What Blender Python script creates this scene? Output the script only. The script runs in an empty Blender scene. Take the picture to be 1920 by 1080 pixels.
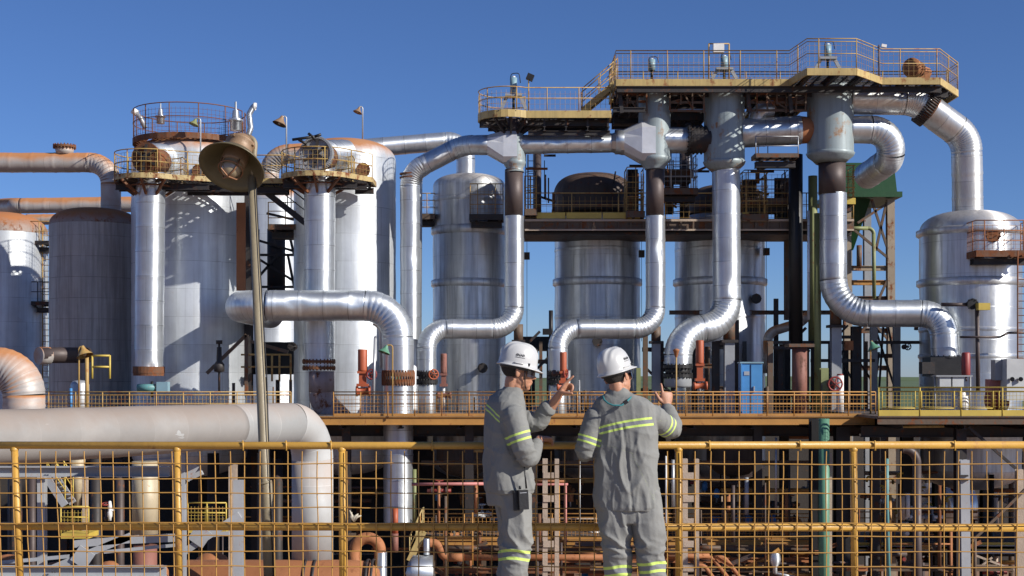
import bpy, math, random
from mathutils import Vector, Matrix, noise
random.seed(7)
S = bpy.context.scene
COL = S.collection
# ---------------------------------------------------------------- camera, sky, sun, exposure
F = 2580.0; EYE = 1.55; HV = 707.0
cam = bpy.data.cameras.new("camera"); cam.sensor_width = 36; cam.lens = 36*F/1920
cam.shift_y = (HV-540)/1920; cam.clip_start = .1; cam.clip_end = 9000
co = bpy.data.objects.new("camera", cam); COL.objects.link(co)
co.location = (0, 0, EYE); co.rotation_euler = (math.pi/2, 0, 0); S.camera = co
SUN_AZ, SUN_EL = math.radians(62), math.radians(29)      # azimuth: degrees to the right of straight behind the camera
sd = Vector((math.sin(SUN_AZ)*math.cos(SUN_EL), -math.cos(SUN_AZ)*math.cos(SUN_EL), math.sin(SUN_EL)))
w = bpy.data.worlds.new("World"); S.world = w; w.use_nodes = True
nt = w.node_tree; bg = nt.nodes['Background']
sky = nt.nodes.new('ShaderNodeTexSky'); sky.sky_type = 'NISHITA'; sky.sun_disc = False
sky.sun_elevation = SUN_EL; sky.sun_rotation = math.pi - SUN_AZ
sky.altitude = 2000; sky.air_density = 1.0; sky.dust_density = 0.8; sky.ozone_density = 8.0
hz = nt.nodes.new('ShaderNodeMix'); hz.data_type = 'RGBA'; hz.blend_type = 'MULTIPLY'; hz.inputs[0].default_value = 1
nt.links.new(sky.outputs[0], hz.inputs[6]); hz.inputs[7].default_value = (.90, .88, .985, 1)
nt.links.new(hz.outputs[2], bg.inputs[0]); bg.inputs[1].default_value = 0.085
sl = bpy.data.lights.new("sun", 'SUN'); sl.energy = 5.0; sl.angle = math.radians(.5); sl.color = (1.0, .95, .88)
so = bpy.data.objects.new("sun", sl); COL.objects.link(so); so.location = (40, -40, 60)
so.rotation_euler = (-sd).to_track_quat('-Z', 'Y').to_euler()
S.view_settings.view_transform = 'Standard'; S.view_settings.look = 'None'
S.view_settings.exposure = 0.28; S.view_settings.gamma = 1.0
S.cycles.max_bounces = 6

def W(u, v, Y): return Vector(((u-960)*Y/F, Y, EYE-(v-HV)*Y/F))
def X(u, Y): return (u-960)*Y/F
def Z(v, Y): return EYE-(v-HV)*Y/F
def M(px, Y): return px*Y/F
def V(*a): return Vector(a)

# ---------------------------------------------------------------- materials
def mixc(n, l, fac, a, b, mode='MIX'):
    m = n.new('ShaderNodeMix'); m.data_type = 'RGBA'; m.blend_type = mode
    for s, x in ((0, fac), (6, a), (7, b)):
        if isinstance(x, (int, float)): m.inputs[s].default_value = x
        elif isinstance(x, (tuple, list)): m.inputs[s].default_value = (*x[:3], 1)
        else: l.new(x, m.inputs[s])
    return m.outputs[2]
def mth(n, l, op, a, b=None, clamp=False):
    m = n.new('ShaderNodeMath'); m.operation = op; m.use_clamp = clamp
    for s, x in ((0, a), (1, b)):
        if x is None: continue
        if isinstance(x, (int, float)): m.inputs[s].default_value = x
        else: l.new(x, m.inputs[s])
    return m.outputs[0]
def ramp(n, l, x, lo, hi):
    m = n.new('ShaderNodeMapRange'); l.new(x, m.inputs[0])
    m.inputs[1].default_value = lo; m.inputs[2].default_value = hi; m.clamp = True
    return m.outputs[0]
def nz(n, l, vec, scale, detail=4, rough=.6):
    t = n.new('ShaderNodeTexNoise'); t.inputs['Scale'].default_value = scale
    t.inputs['Detail'].default_value = detail; t.inputs['Roughness'].default_value = rough
    l.new(vec, t.inputs['Vector']); return t.outputs[0]
def mapv(n, l, vec, sc):
    m = n.new('ShaderNodeMapping'); m.inputs['Scale'].default_value = sc; l.new(vec, m.inputs[0]); return m.outputs[0]
MATS = {}
def mat(name, col, rough=.5, metal=0., rust=0., rustcol=(.16, .055, .02), rs=1.5, dust=0., dustcol=(.36, .15, .06),
        brick=None, var=.15, bump=.1, bs=6., streak=0., spec=.5, sheen=0., dent=0., aniso=0., dlo=.12):
    m = bpy.data.materials.new(name); m.use_nodes = True; MATS[name] = m
    n = m.node_tree.nodes; l = m.node_tree.links; b = n['Principled BSDF']
    tc = n.new('ShaderNodeTexCoord'); oi = n.new('ShaderNodeObjectInfo'); va = n.new('ShaderNodeVectorMath'); l.new(tc.outputs['Object'], va.inputs[0]); l.new(oi.outputs['Location'], va.inputs[1]); ob = va.outputs[0]
    big = nz(n, l, ob, rs*.6, 5)
    base = mixc(n, l, ramp(n, l, big, .3, .7), tuple(c*(1-var) for c in col), tuple(min(1, c*(1+var)) for c in col))
    rg = mth(n, l, 'ADD', rough-.08, mth(n, l, 'MULTIPLY', nz(n, l, ob, rs*3, 4), .16))
    mt = None; hgt = nz(n, l, ob, bs, 5)
    if brick:
        bw, bh, mo, dk = brick
        t = n.new('ShaderNodeTexBrick'); l.new(tc.outputs['UV'], t.inputs['Vector'])
        t.inputs['Scale'].default_value = 1; t.inputs['Brick Width'].default_value = bw; t.inputs['Row Height'].default_value = bh
        t.inputs['Mortar Size'].default_value = mo; t.inputs['Mortar Smooth'].default_value = .3
        t.inputs['Color1'].default_value = (.84, .84, .84, 1); t.inputs['Color2'].default_value = (1, 1, 1, 1)
        t.inputs['Mortar'].default_value = (dk, dk, dk, 1)
        wear = mth(n, l, 'ADD', .25, mth(n, l, 'MULTIPLY', ramp(n, l, nz(n, l, ob, .9, 3), .35, .65), .75)); base = mixc(n, l, wear, base, t.outputs['Color'], 'MULTIPLY')
        hgt = mth(n, l, 'ADD', mth(n, l, 'MULTIPLY', hgt, .3), mth(n, l, 'MULTIPLY', mth(n, l, 'SUBTRACT', 1., t.outputs['Fac']), .7))
    if dent:
        hgt = mth(n, l, 'ADD', hgt, mth(n, l, 'MULTIPLY', nz(n, l, ob, 1.1, 2), dent))
    if streak:
        st = nz(n, l, mapv(n, l, ob, (3.5, 3.5, .14)), 1.6, 5, .65)
        base = mixc(n, l, mth(n, l, 'MULTIPLY', ramp(n, l, st, .45, .75), streak), base, tuple(c*.42+.01 for c in col))
        rg = mth(n, l, 'ADD', rg, mth(n, l, 'MULTIPLY', ramp(n, l, st, .35, .8), .15))
    if rust:
        f = mth(n, l, 'ADD', mth(n, l, 'MULTIPLY', nz(n, l, ob, rs*1.7, 8, .72), .7), mth(n, l, 'MULTIPLY', nz(n, l, mapv(n, l, ob, (4, 4, .5)), 1.3, 4), .3))
        lo = .66-.32*rust
        fac = ramp(n, l, f, lo, lo+.07)
        rc = mixc(n, l, nz(n, l, ob, 9, 5), tuple(c*.55 for c in rustcol), tuple(min(1, c*1.7) for c in rustcol))
        base = mixc(n, l, fac, base, rc)
        rg = mth(n, l, 'ADD', rg, mth(n, l, 'MULTIPLY', fac, .35), True)
        mt = mth(n, l, 'MULTIPLY', mth(n, l, 'SUBTRACT', 1., fac), metal)
    if dust:                                    # red soil that has settled on upward faces
        g = n.new('ShaderNodeNewGeometry'); sx = n.new('ShaderNodeSeparateXYZ'); l.new(g.outputs['Normal'], sx.inputs[0])
        f = mth(n, l, 'ADD', sx.outputs[2], mth(n, l, 'MULTIPLY', mth(n, l, 'SUBTRACT', nz(n, l, ob, 1.7, 6), .5), .9))
        fac = mth(n, l, 'MULTIPLY', ramp(n, l, f, dlo, dlo+.68), dust)
        base = mixc(n, l, fac, base, dustcol)
        rg = mth(n, l, 'ADD', rg, mth(n, l, 'MULTIPLY', fac, .5), True)
        cur = mt if mt is not None else metal
        mt = mth(n, l, 'MULTIPLY', mth(n, l, 'SUBTRACT', 1., fac), cur)
    l.new(base, b.inputs['Base Color']); l.new(rg, b.inputs['Roughness'])
    if mt is not None: l.new(mt, b.inputs['Metallic'])
    else: b.inputs['Metallic'].default_value = metal
    b.inputs['Specular IOR Level'].default_value = spec
    if aniso:                                   # rolled sheet: highlights stretch along the pipe
        b.inputs['Anisotropic'].default_value = aniso; b.inputs['Anisotropic Rotation'].default_value = .25
        tg = n.new('ShaderNodeTangent'); tg.direction_type = 'UV_MAP'; tg.uv_map = 'UVMap'; l.new(tg.outputs[0], b.inputs['Tangent'])
    if bump:
        bp = n.new('ShaderNodeBump'); bp.inputs['Strength'].default_value = bump; bp.inputs['Distance'].default_value = .05
        l.new(hgt, bp.inputs['Height']); l.new(bp.outputs[0], b.inputs['Normal'])
    return m
SHEET = (1.9, .95, .016, .22)
alu = mat('aluminium cladding', (.72, .755, .775), .42, .82, brick=(9.5, 1.05, .013, .3), streak=.3, bump=.2, dent=.8, rs=.8, aniso=.8)
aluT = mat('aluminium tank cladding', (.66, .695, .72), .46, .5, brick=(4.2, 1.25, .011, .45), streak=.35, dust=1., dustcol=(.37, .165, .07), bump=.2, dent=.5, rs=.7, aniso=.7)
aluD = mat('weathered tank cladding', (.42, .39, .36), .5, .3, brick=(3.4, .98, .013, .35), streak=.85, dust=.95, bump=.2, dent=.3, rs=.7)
aluV = mat('evaporator cladding', (.68, .705, .715), .38, .85, brick=(3.4, 1.45, .009, .45), streak=.55, dust=.35, dustcol=(.3, .2, .13), bump=.22, dent=.9, rs=.7, aniso=.8)
aluE = mat('gored aluminium elbow', (.72, .755, .775), .4, .82, brick=(60, .21, .009, .5), streak=.2, bump=.25, dent=.8, aniso=.6)
aluR = mat('dusty aluminium pipe', (.5, .46, .42), .5, .3, brick=(9, .95, .012, .5), dust=1., dustcol=(.42, .185, .075), dlo=-.15, bump=.15, dent=.4)
aluRE = mat('dusty gored elbow', (.5, .46, .42), .5, .3, brick=(60, .24, .01, .55), dust=1., dustcol=(.42, .185, .075), dlo=.12, bump=.2, dent=.4)
dull = mat('dull cream cladding', (.28, .265, .245), .6, .0, brick=(80, 1.25, .012, 1.05), dust=.7, dustcol=(.26, .2, .16), bump=.12, dent=.6)
whitep = mat('white clad pipe', (.44, .445, .43), .55, .05, brick=(80, 1.25, .012, 1.3), dust=.7, dustcol=(.4, .31, .25), bump=.12, dent=.6)
aluV2 = mat('brown stained evaporator cladding', (.66, .68, .68), .4, .8, brick=(3.4, 1.45, .009, .45), streak=.8, rust=.16, rustcol=(.2, .13, .08), rs=.5, dust=.35, dustcol=(.3, .2, .13), bump=.22, dent=.9, aniso=.7)
domeR = mat('rusted dome cladding', (.3, .25, .22), .6, .35, rust=.45, dust=1., dustcol=(.36, .14, .05), brick=(1.6, 3, .014, .4), bump=.15)
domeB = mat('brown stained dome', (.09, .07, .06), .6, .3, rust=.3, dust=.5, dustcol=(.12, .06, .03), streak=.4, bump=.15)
sepm = mat('pale blue grey painted steel', (.27, .32, .325), .42, .15, rust=.36, rs=.5, rustcol=(.25, .14, .07), streak=.5, bump=.08)
bare = mat('bare brown steel pipe', (.075, .055, .05), .55, .2, rust=.3, rs=1, bump=.12)
rusty = mat('rusty steel', (.15, .07, .035), .75, .1, rust=.6, rs=2, bump=.25)
rusto = mat('orange rusted pipe', (.33, .13, .05), .75, .05, rust=.35, rustcol=(.2, .075, .03), rs=1.5, bump=.2)
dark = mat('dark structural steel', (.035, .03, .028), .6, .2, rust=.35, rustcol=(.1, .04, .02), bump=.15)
blk = mat('black steel', (.018, .017, .017), .5, .2, bump=.1)
brn = mat('brown structural steel', (.11, .075, .05), .65, .1, rust=.45, bump=.2)
yelst = mat('rust streaked yellow paint', (.40, .27, .08), .6, 0, rust=.5, rustcol=(.2, .09, .04), rs=2.5, bump=.1)
yel = mat('weathered yellow paint', (.40, .26, .085), .55, 0, rust=.45, rustcol=(.3, .13, .04), rs=2.2, bump=.1)
yelb = mat('bright yellow paint', (.52, .38, .07), .5, 0, rust=.15, rs=2, bump=.08)
yelo = mat('ochre rail paint', (.48, .27, .05), .42, 0, rust=.24, rustcol=(.27, .12, .035), rs=3, bump=.08, bs=30)
yelk = mat('pale yellow fascia paint', (.46, .34, .13), .55, 0, rust=.36, rustcol=(.24, .11, .045), rs=1.2, streak=.5, bump=.08)
orr = mat('orange rail paint', (.42, .21, .05), .6, 0, rust=.3, rustcol=(.22, .08, .03), rs=2, bump=.1)
wirem = mat('galvanised wire with ochre paint', (.46, .25, .06), .5, .1, rust=.2, rustcol=(.24, .1, .035), rs=4, bump=0)
gryb = mat('light grey beam paint', (.36, .37, .38), .5, 0, rust=.22, rustcol=(.3, .13, .06), rs=1, bump=.08)
gry = mat('grey painted steel', (.3, .31, .32), .5, .1, rust=.2, bump=.08)
cab = mat('grey enamel', (.5, .51, .5), .45, 0, rust=.1, bump=.05)
blue = mat('blue enamel', (.06, .22, .46), .45, 0, rust=.08, bump=.05)
lblue = mat('light blue enamel', (.2, .32, .37), .45, 0, rust=.2, bump=.05)
redo = mat('red orange primer', (.38, .085, .03), .55, 0, rust=.15, bump=.08)
redm = mat('red enamel', (.24, .035, .028), .5, 0, rust=.2, bump=.08)
pink = mat('faded pink enamel', (.45, .17, .15), .6, 0, rust=.15, bump=.08)
green = mat('shade darkened green hopper paint', (.008, .06, .015), .5, 0, rust=.15, rustcol=(.05, .1, .04), bump=.08)  # base colour darkened to stand in for shade on the hopper
gpipe = mat('green pipe paint', (.09, .22, .14), .5, 0, rust=.12, bump=.05)
gy = mat('yellow green pipe paint', (.2, .22, .09), .55, 0, rust=.3, bump=.08)
teal = mat('teal pipe paint', (.1, .25, .25), .5, 0, rust=.15, bump=.05)
conc = mat('warm concrete', (.42, .33, .25), .85, 0, rust=.1, rustcol=(.28, .18, .11), bump=.3, bs=14)
shadebk = mat('dark shade backdrop', (.045, .038, .034), .9, 0, rust=.25, rustcol=(.07, .045, .03), bump=.3, bs=8)  # backdrop colour kept dark to stand in for under-deck shade
pole = mat('khaki pole paint', (.24, .2, .13), .5, .05, rust=.25, rustcol=(.2, .11, .05), rs=4, bump=.1, bs=40)
shade = mat('olive brown lamp enamel', (.125, .1, .05), .42, .05, rust=.25, rustcol=(.13, .075, .035), rs=5, bump=.08, bs=30)
lampc = mat('tan lamp casting', (.26, .165, .095), .5, .1, rust=.25, rustcol=(.16, .1, .05), rs=7, bump=.1, bs=40)
cage = mat('copper brown wire guard', (.25, .12, .06), .5, .3, bump=.05)
galv = mat('galvanised steel', (.42, .43, .44), .45, .5, rust=.12, bump=.06)
white = mat('white enamel', (.7, .69, .66), .5, 0, rust=.12, rustcol=(.4, .2, .1), bump=.05)
glass = mat('dusty lamp glass', (.28, .22, .14), .18, .0, bump=.03, spec=1.)
floorm = mat('deck plate', (.12, .1, .09), .7, .1, rust=.4, bump=.2)

SHEETS = [alu, aluR]
# ---------------------------------------------------------------- mesh builder
class MB:
    def __init__(s): s.v = []; s.f = []; s.uv = []; s.sm = []
    def face(s, idx, uvs=None, sm=False):
        s.f.append(tuple(idx)); s.uv.append(uvs or [(0, 0)]*len(idx)); s.sm.append(sm)
    def sweep(s, pts, r, seg=16, cap=True, sm=True, closed=False, twist=0., v0=0.):
        pts = [Vector(p) for p in pts]; N = len(pts)
        if not isinstance(r, (list, tuple)): r = [r]*N
        T = []
        for i in range(N):
            a = pts[i-1] if i > 0 else (pts[-1] if closed else pts[0]); b = pts[(i+1) % N] if (i < N-1 or closed) else pts[-1]
            t = (b-a); T.append(t.normalized() if t.length > 1e-9 else (T[-1] if T else V(0, 0, 1)))
        up = V(0, 0, 1) if abs(T[0].z) < .9 else V(0, -1, 0)
        n = (up-T[0]*up.dot(T[0])).normalized(); base = len(s.v); L = v0; LS = []
        for i in range(N):
            if i:
                q = T[i-1].rotation_difference(T[i]); n = (q @ n); n = (n-T[i]*n.dot(T[i])).normalized(); L += (pts[i]-pts[i-1]).length
            LS.append(L); bt = T[i].cross(n)
            for k in range(seg):
                a = 2*math.pi*k/seg+twist
                s.v.append(pts[i]+(n*math.cos(a)+bt*math.sin(a))*r[i])
        rm = max(r); NN = N if closed else N-1
        for i in range(NN):
            j = (i+1) % N; v1 = LS[i]; v2 = LS[j] if j else LS[i]+(pts[0]-pts[i]).length
            for k in range(seg):
                k2 = (k+1) % seg; u1 = 2*math.pi*rm*k/seg; u2 = 2*math.pi*rm*(k+1)/seg
                s.face((base+i*seg+k, base+i*seg+k2, base+j*seg+k2, base+j*seg+k), [(u1, v1), (u2, v1), (u2, v2), (u1, v2)], sm)
        if cap and not closed:
            if r[0] > 1e-5: s.face(tuple(base+k for k in reversed(range(seg))))
            if r[-1] > 1e-5: s.face(tuple(base+(N-1)*seg+k for k in range(seg)))
        return s
    def cyl(s, a, b, r, r2=None, seg=12, cap=True, sm=True): return s.sweep([a, b], [r, r if r2 is None else r2], seg, cap, sm)
    def lathe(s, c, prof, seg=32, axis=(0, 0, 1), sm=True, ruv=None):
        c = Vector(c); ax = Vector(axis).normalized(); n = (V(0, -1, 0) if abs(ax.y) < .9 else V(0, 0, 1)); n = (n-ax*n.dot(ax)).normalized(); bt = ax.cross(n)
        base = len(s.v); L = 0; LS = []; rm = ruv or max(p[0] for p in prof)
        for i, (r, z) in enumerate(prof):
            if i: L += math.hypot(r-prof[i-1][0], z-prof[i-1][1])
            LS.append(L)
            for k in range(seg):
                a = 2*math.pi*k/seg; s.v.append(c+ax*z+(n*math.cos(a)+bt*math.sin(a))*max(r, 1e-4))
        for i in range(len(prof)-1):
            for k in range(seg):
                k2 = (k+1) % seg; u1 = 2*math.pi*rm*k/seg; u2 = 2*math.pi*rm*(k+1)/seg
                s.face((base+i*seg+k, base+i*seg+k2, base+(i+1)*seg+k2, base+(i+1)*seg+k), [(u1, LS[i]), (u2, LS[i]), (u2, LS[i+1]), (u1, LS[i+1])], sm)
        return s
    def box(s, c, size, rot=None):
        c = Vector(c); h = [x/2 for x in size]; b = len(s.v)
        for sx in (-1, 1):
            for sy in (-1, 1):
                for sz in (-1, 1):
                    p = V(sx*h[0], sy*h[1], sz*h[2]); s.v.append(c+(rot @ p if rot else p))
        for q in ((0, 1, 3, 2), (4, 6, 7, 5), (0, 4, 5, 1), (2, 3, 7, 6), (0, 2, 6, 4), (1, 5, 7, 3)):
            s.face([b+i for i in q], [(0, 0), (0, 1), (1, 1), (1, 0)])
        return s
    def fr(s, a, b):
        a = Vector(a); b = Vector(b); t = (b-a).normalized(); up = V(0, 0, 1) if abs(t.z) < .95 else V(0, 1, 0)
        sd_ = t.cross(up).normalized(); up = sd_.cross(t); return a, b, t, sd_, up
    def beam(s, a, b, w_, h_):
        a, b, t, sd_, up = s.fr(a, b); R = Matrix((sd_, t, up)).transposed(); return s.box((a+b)/2, (w_, (b-a).length, h_), R)
    def ibeam(s, a, b, w_, h_, t_=.03):
        a, b, t, sd_, up = s.fr(a, b); R = Matrix((sd_, t, up)).transposed(); L = (b-a).length; c = (a+b)/2
        s.box(c, (t_, L, h_-2*t_), R); s.box(c+up*(h_/2-t_/2), (w_, L, t_), R); s.box(c-up*(h_/2-t_/2), (w_, L, t_), R); return s
    def wire(s, a, b, r): return s.sweep([a, b], r, 4, False, False)
    def loft(s, rings, cap=True, sm=True):
        base = len(s.v); n = len(rings[0])
        for R in rings: s.v.extend(Vector(p) for p in R)
        for i in range(len(rings)-1):
            for k in range(n):
                k2 = (k+1) % n; s.face((base+i*n+k, base+i*n+k2, base+(i+1)*n+k2, base+(i+1)*n+k), [(k*.2, i*.3), (k*.2+.2, i*.3), (k*.2+.2, i*.3+.3), (k*.2, i*.3+.3)], sm)
        if cap: s.face([base+k for k in reversed(range(n))]); s.face([base+(len(rings)-1)*n+k for k in range(n)])
        return s
    def flange(s, c, ax, r, t, nb=0, br=.03):
        c = Vector(c); ax = Vector(ax).normalized()
        s.lathe(c, [(0, -t/2), (r, -t/2), (r, t/2), (0, t/2)], 28, ax, False)
        if nb:
            n = (V(0, -1, 0) if abs(ax.y) < .9 else V(0, 0, 1)); n = (n-ax*n.dot(ax)).normalized(); bt = ax.cross(n)
            for k in range(nb):
                a = 2*math.pi*k/nb; p = c+(n*math.cos(a)+bt*math.sin(a))*r*.93; s.cyl(p-ax*(t/2+br*1.6), p+ax*(t/2+br*1.6), br, seg=5, sm=False)
        return s
    def build(s, name, m, root=None):
        me = bpy.data.meshes.new(name); off = root.location if root else (s.v[0].copy() if s.v else V(0, 0, 0))
        me.from_pydata([tuple(p-off) for p in s.v], [], s.f); me.materials.append(m)
        me.polygons.foreach_set('use_smooth', s.sm)
        uvl = me.uv_layers.new(name='UVMap'); flat = [c for f in s.uv for uv in f for c in uv]; uvl.data.foreach_set('uv', flat)
        me.update(); o = bpy.data.objects.new(name, me); COL.objects.link(o)
        if root: o.parent = root
        else: o.location = off
        return o
def thing(name, label, cat, loc, group=None):
    o = bpy.data.objects.new(name, None); COL.objects.link(o); o.empty_display_size = .2
    o.location = Vector(loc); o['label'] = label; o['category'] = cat
    if group: o['group'] = group
    return o
def tag(o, label, cat, group=None):
    o['label'] = label; o['category'] = cat
    if group: o['group'] = group
    return o
def dup(root, loc, label=None):
    r = root.copy(); COL.objects.link(r); r.location = Vector(loc)
    if label: r['label'] = label
    for ch in list(root.children):
        c = ch.copy(); COL.objects.link(c); c.parent = r
        for g in ch.children: d = g.copy(); COL.objects.link(d); d.parent = c
    return r
def fillet(pts, rad, n=9):
    """-> list of ('s'|'e', polyline)"""
    pts = [Vector(p) for p in pts]; out = []; cur = pts[0]
    for i in range(1, len(pts)-1):
        a = (pts[i-1]-pts[i]).normalized(); b = (pts[i+1]-pts[i]).normalized(); R = rad[i-1] if isinstance(rad, (list, tuple)) else rad
        th = a.angle(b); d = R/math.tan(th/2); d = min(d, (pts[i+1]-pts[i]).length*.97, (pts[i]-cur).length*.99); R = d*math.tan(th/2)
        p1 = pts[i]+a*d; p2 = pts[i]+b*d; cen = pts[i]+(a+b).normalized()*(R/math.sin(th/2))
        if (p1-cur).length > .02: out.append(('s', [cur, p1]))
        u = p1-cen; tot = math.pi-th; ax = u.cross(p2-cen)
        if ax.length < 1e-8: cur = p2; continue
        ax.normalize(); arc = [cen+Matrix.Rotation(tot*k/n, 3, ax) @ u for k in range(n+1)]
        out.append(('e', arc)); cur = p2
    out.append(('s', [cur, pts[-1]])); return out
def poly(pts, rad, n=6):
    o = []
    for k, p in fillet(pts, rad, n):
        for q in p:
            if not o or (o[-1]-q).length > 1e-4: o.append(q)
    return o
DENTS = [(W(1243, 465, 60.55), .55, .11), (W(1382, 540, 60.4), .6, .14), (W(560, 575, 57.), .5, .09), (W(545, 570, 57.), .25, .06), (W(662, 565, 57.), .5, .1), (W(1690, 172, 60.45), .4, .2), (W(1122, 279, 60.6), .28, .1), (W(285, 690, 58.7), .35, .13), (W(1045, 262, 60.6), .3, .05), (W(1570, 470, 60.4), .6, .06), (W(780, 480, 61.6), .5, .06)]
def weather(mb, i0, cen, r, amp, rings=()):
    for i in range(i0, len(mb.v)):
        p = mb.v[i]; q = cen(p); rad = p-q; L = rad.length
        if L < 1e-4: continue
        d = amp*noise.noise(p*1.1)+amp*.5*noise.noise(p*3.1)
        for c, R_, dp in DENTS:
            t = (p-c).length/R_
            if t < 1: d -= dp*(1-t*t)**2*(.75+.5*noise.noise(p*5))
        mb.v[i] = q+rad*((L+d)/L)
def gore(pl, r):
    P_, R_ = [], []
    for i in range(len(pl)-1):
        t = pl[i+1]-pl[i]
        P_ += [pl[i]+t*.01, pl[i]+t*.5, pl[i]+t*.985]; R_ += [r*1.022, r*1.008, r*1.0]
    return P_, R_
def lap(a, b, r, L0):
    P_, R_ = [a], [r]; d = b-a; L = d.length; d = d.normalized(); x = .14
    while x < L-.05:
        m_ = (x+L0) % 1.05
        P_.append(a+d*x); R_.append(r*1.018+.004 if m_ < .07 else r); x += .07 if m_ < .14 or m_ > .98 else .14
    P_.append(b); R_.append(r); return P_, R_
def pipe(name, label, cat, pts, r, bend=None, ms=None, me=None, group=None, seg=28, flanges=(), ovl=.0, parts=None):
    """flanges: (index along pts segment, t, extra radius, thickness, bolts, material)"""
    pts = [Vector(p) for p in pts]; root = thing(name, label, cat, pts[0], group); L = 0
    for kind, pl in fillet(pts, bend or r*1.6, 10):
        mb = MB()
        if r > .25 and (ms or alu) in SHEETS:
            a_, b_ = pl[0], pl[-1]
            if kind == 's':
                P_, R_ = lap(a_, b_, r, L); mb.sweep(P_, R_, seg, cap=True, v0=L); ax = (b_-a_).normalized(); weather(mb, 0, lambda p: a_+ax*(p-a_).dot(ax), r, .014)
            else: P_, R_ = gore(pl, r); mb.sweep(P_, R_, seg, cap=False, v0=L)
        else: mb.sweep(pl, r if kind == 's' else r*1.003, seg, cap=(kind == 's'), v0=L)
        L += sum((pl[i+1]-pl[i]).length for i in range(len(pl)-1))
        mb.build('pipe_section' if kind == 's' else 'elbow', (ms or alu) if kind == 's' else (me or aluE), root)
        if kind == 'e' or L > .2:
            pass
    for (i, t, er, th, nb, mm) in flanges:
        a, b = pts[i], pts[i+1]; c = a.lerp(b, t); MB().flange(c, b-a, r+er, th, nb).build('flange', mm, root)
    return root
def simple_pipe(name, label, cat, pts, r, bend, m, group=None, seg=12):
    mb = MB().sweep(poly(pts, bend or r*2.5, 5), r, seg); return tag(mb.build(name, m), label, cat, group)

# ---------------------------------------------------------------- railings and platforms
def railing(root, pts, h=1.02, m=yel, sp=1.5, r=.024, mesh=.0, kick=None, kh=.2, pmesh=None, mid=(.5,), wr=.006, frame=False, mw=None, lean=None):
    pts = [Vector(p) for p in pts]
    up = V(0, 0, h); MB().sweep([p+up for p in pts], r, 6, sm=True).build('top_rail', m, root)
    for f in mid: MB().sweep([p+up*f for p in pts], r*.85, 6).build('mid_rail', m, root)
    cum = [0]
    for i in range(1, len(pts)): cum.append(cum[-1]+(pts[i]-pts[i-1]).length)
    def at(d):
        for i in range(1, len(pts)):
            if d <= cum[i]+1e-6: return pts[i-1].lerp(pts[i], (d-cum[i-1])/max(1e-6, cum[i]-cum[i-1]))
        return pts[-1]
    n = max(1, round(cum[-1]/sp)); pm = None
    for k in range(n+1):
        p = at(cum[-1]*k/n)
        if pm is None:
            mb = MB().cyl(p, p+up, r*1.05, seg=6); o = mb.build('rail_post', m, root); pm = o.data; p0 = p
        else:
            o = bpy.data.objects.new('rail_post', pm); COL.objects.link(o); o.parent = root; o.location = p-p0
    if mesh:
        mb = MB(); K = max(1, round(cum[-1]/mesh))
        for k in range(K+1):
            p = at(cum[-1]*k/K); mb.wire(p+V(0, 0, .06), p+up*.86, wr)
        z = .08
        while z < h*.87:
            for i in range(len(pts)-1): mb.wire(pts[i]+V(0, 0, z), pts[i+1]+V(0, 0, z), wr)
            z += mesh
        mb.build('wire_mesh', mw or m, root)
    if kick:
        mb = MB()
        for i in range(len(pts)-1): mb.beam(pts[i]+V(0, 0, kh/2), pts[i+1]+V(0, 0, kh/2), .02, kh)
        mb.build('kick_plate', kick, root)
def clip_scan(P, y):
    xs = []
    for i in range(len(P)):
        (x1, y1), (x2, y2) = P[i], P[(i+1) % len(P)]
        if (y1 > y) != (y2 > y): xs.append(x1+(y-y1)*(x2-x1)/(y2-y1))
    xs.sort(); return [(xs[i], xs[i+1]) for i in range(0, len(xs)-1, 2)]
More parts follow.
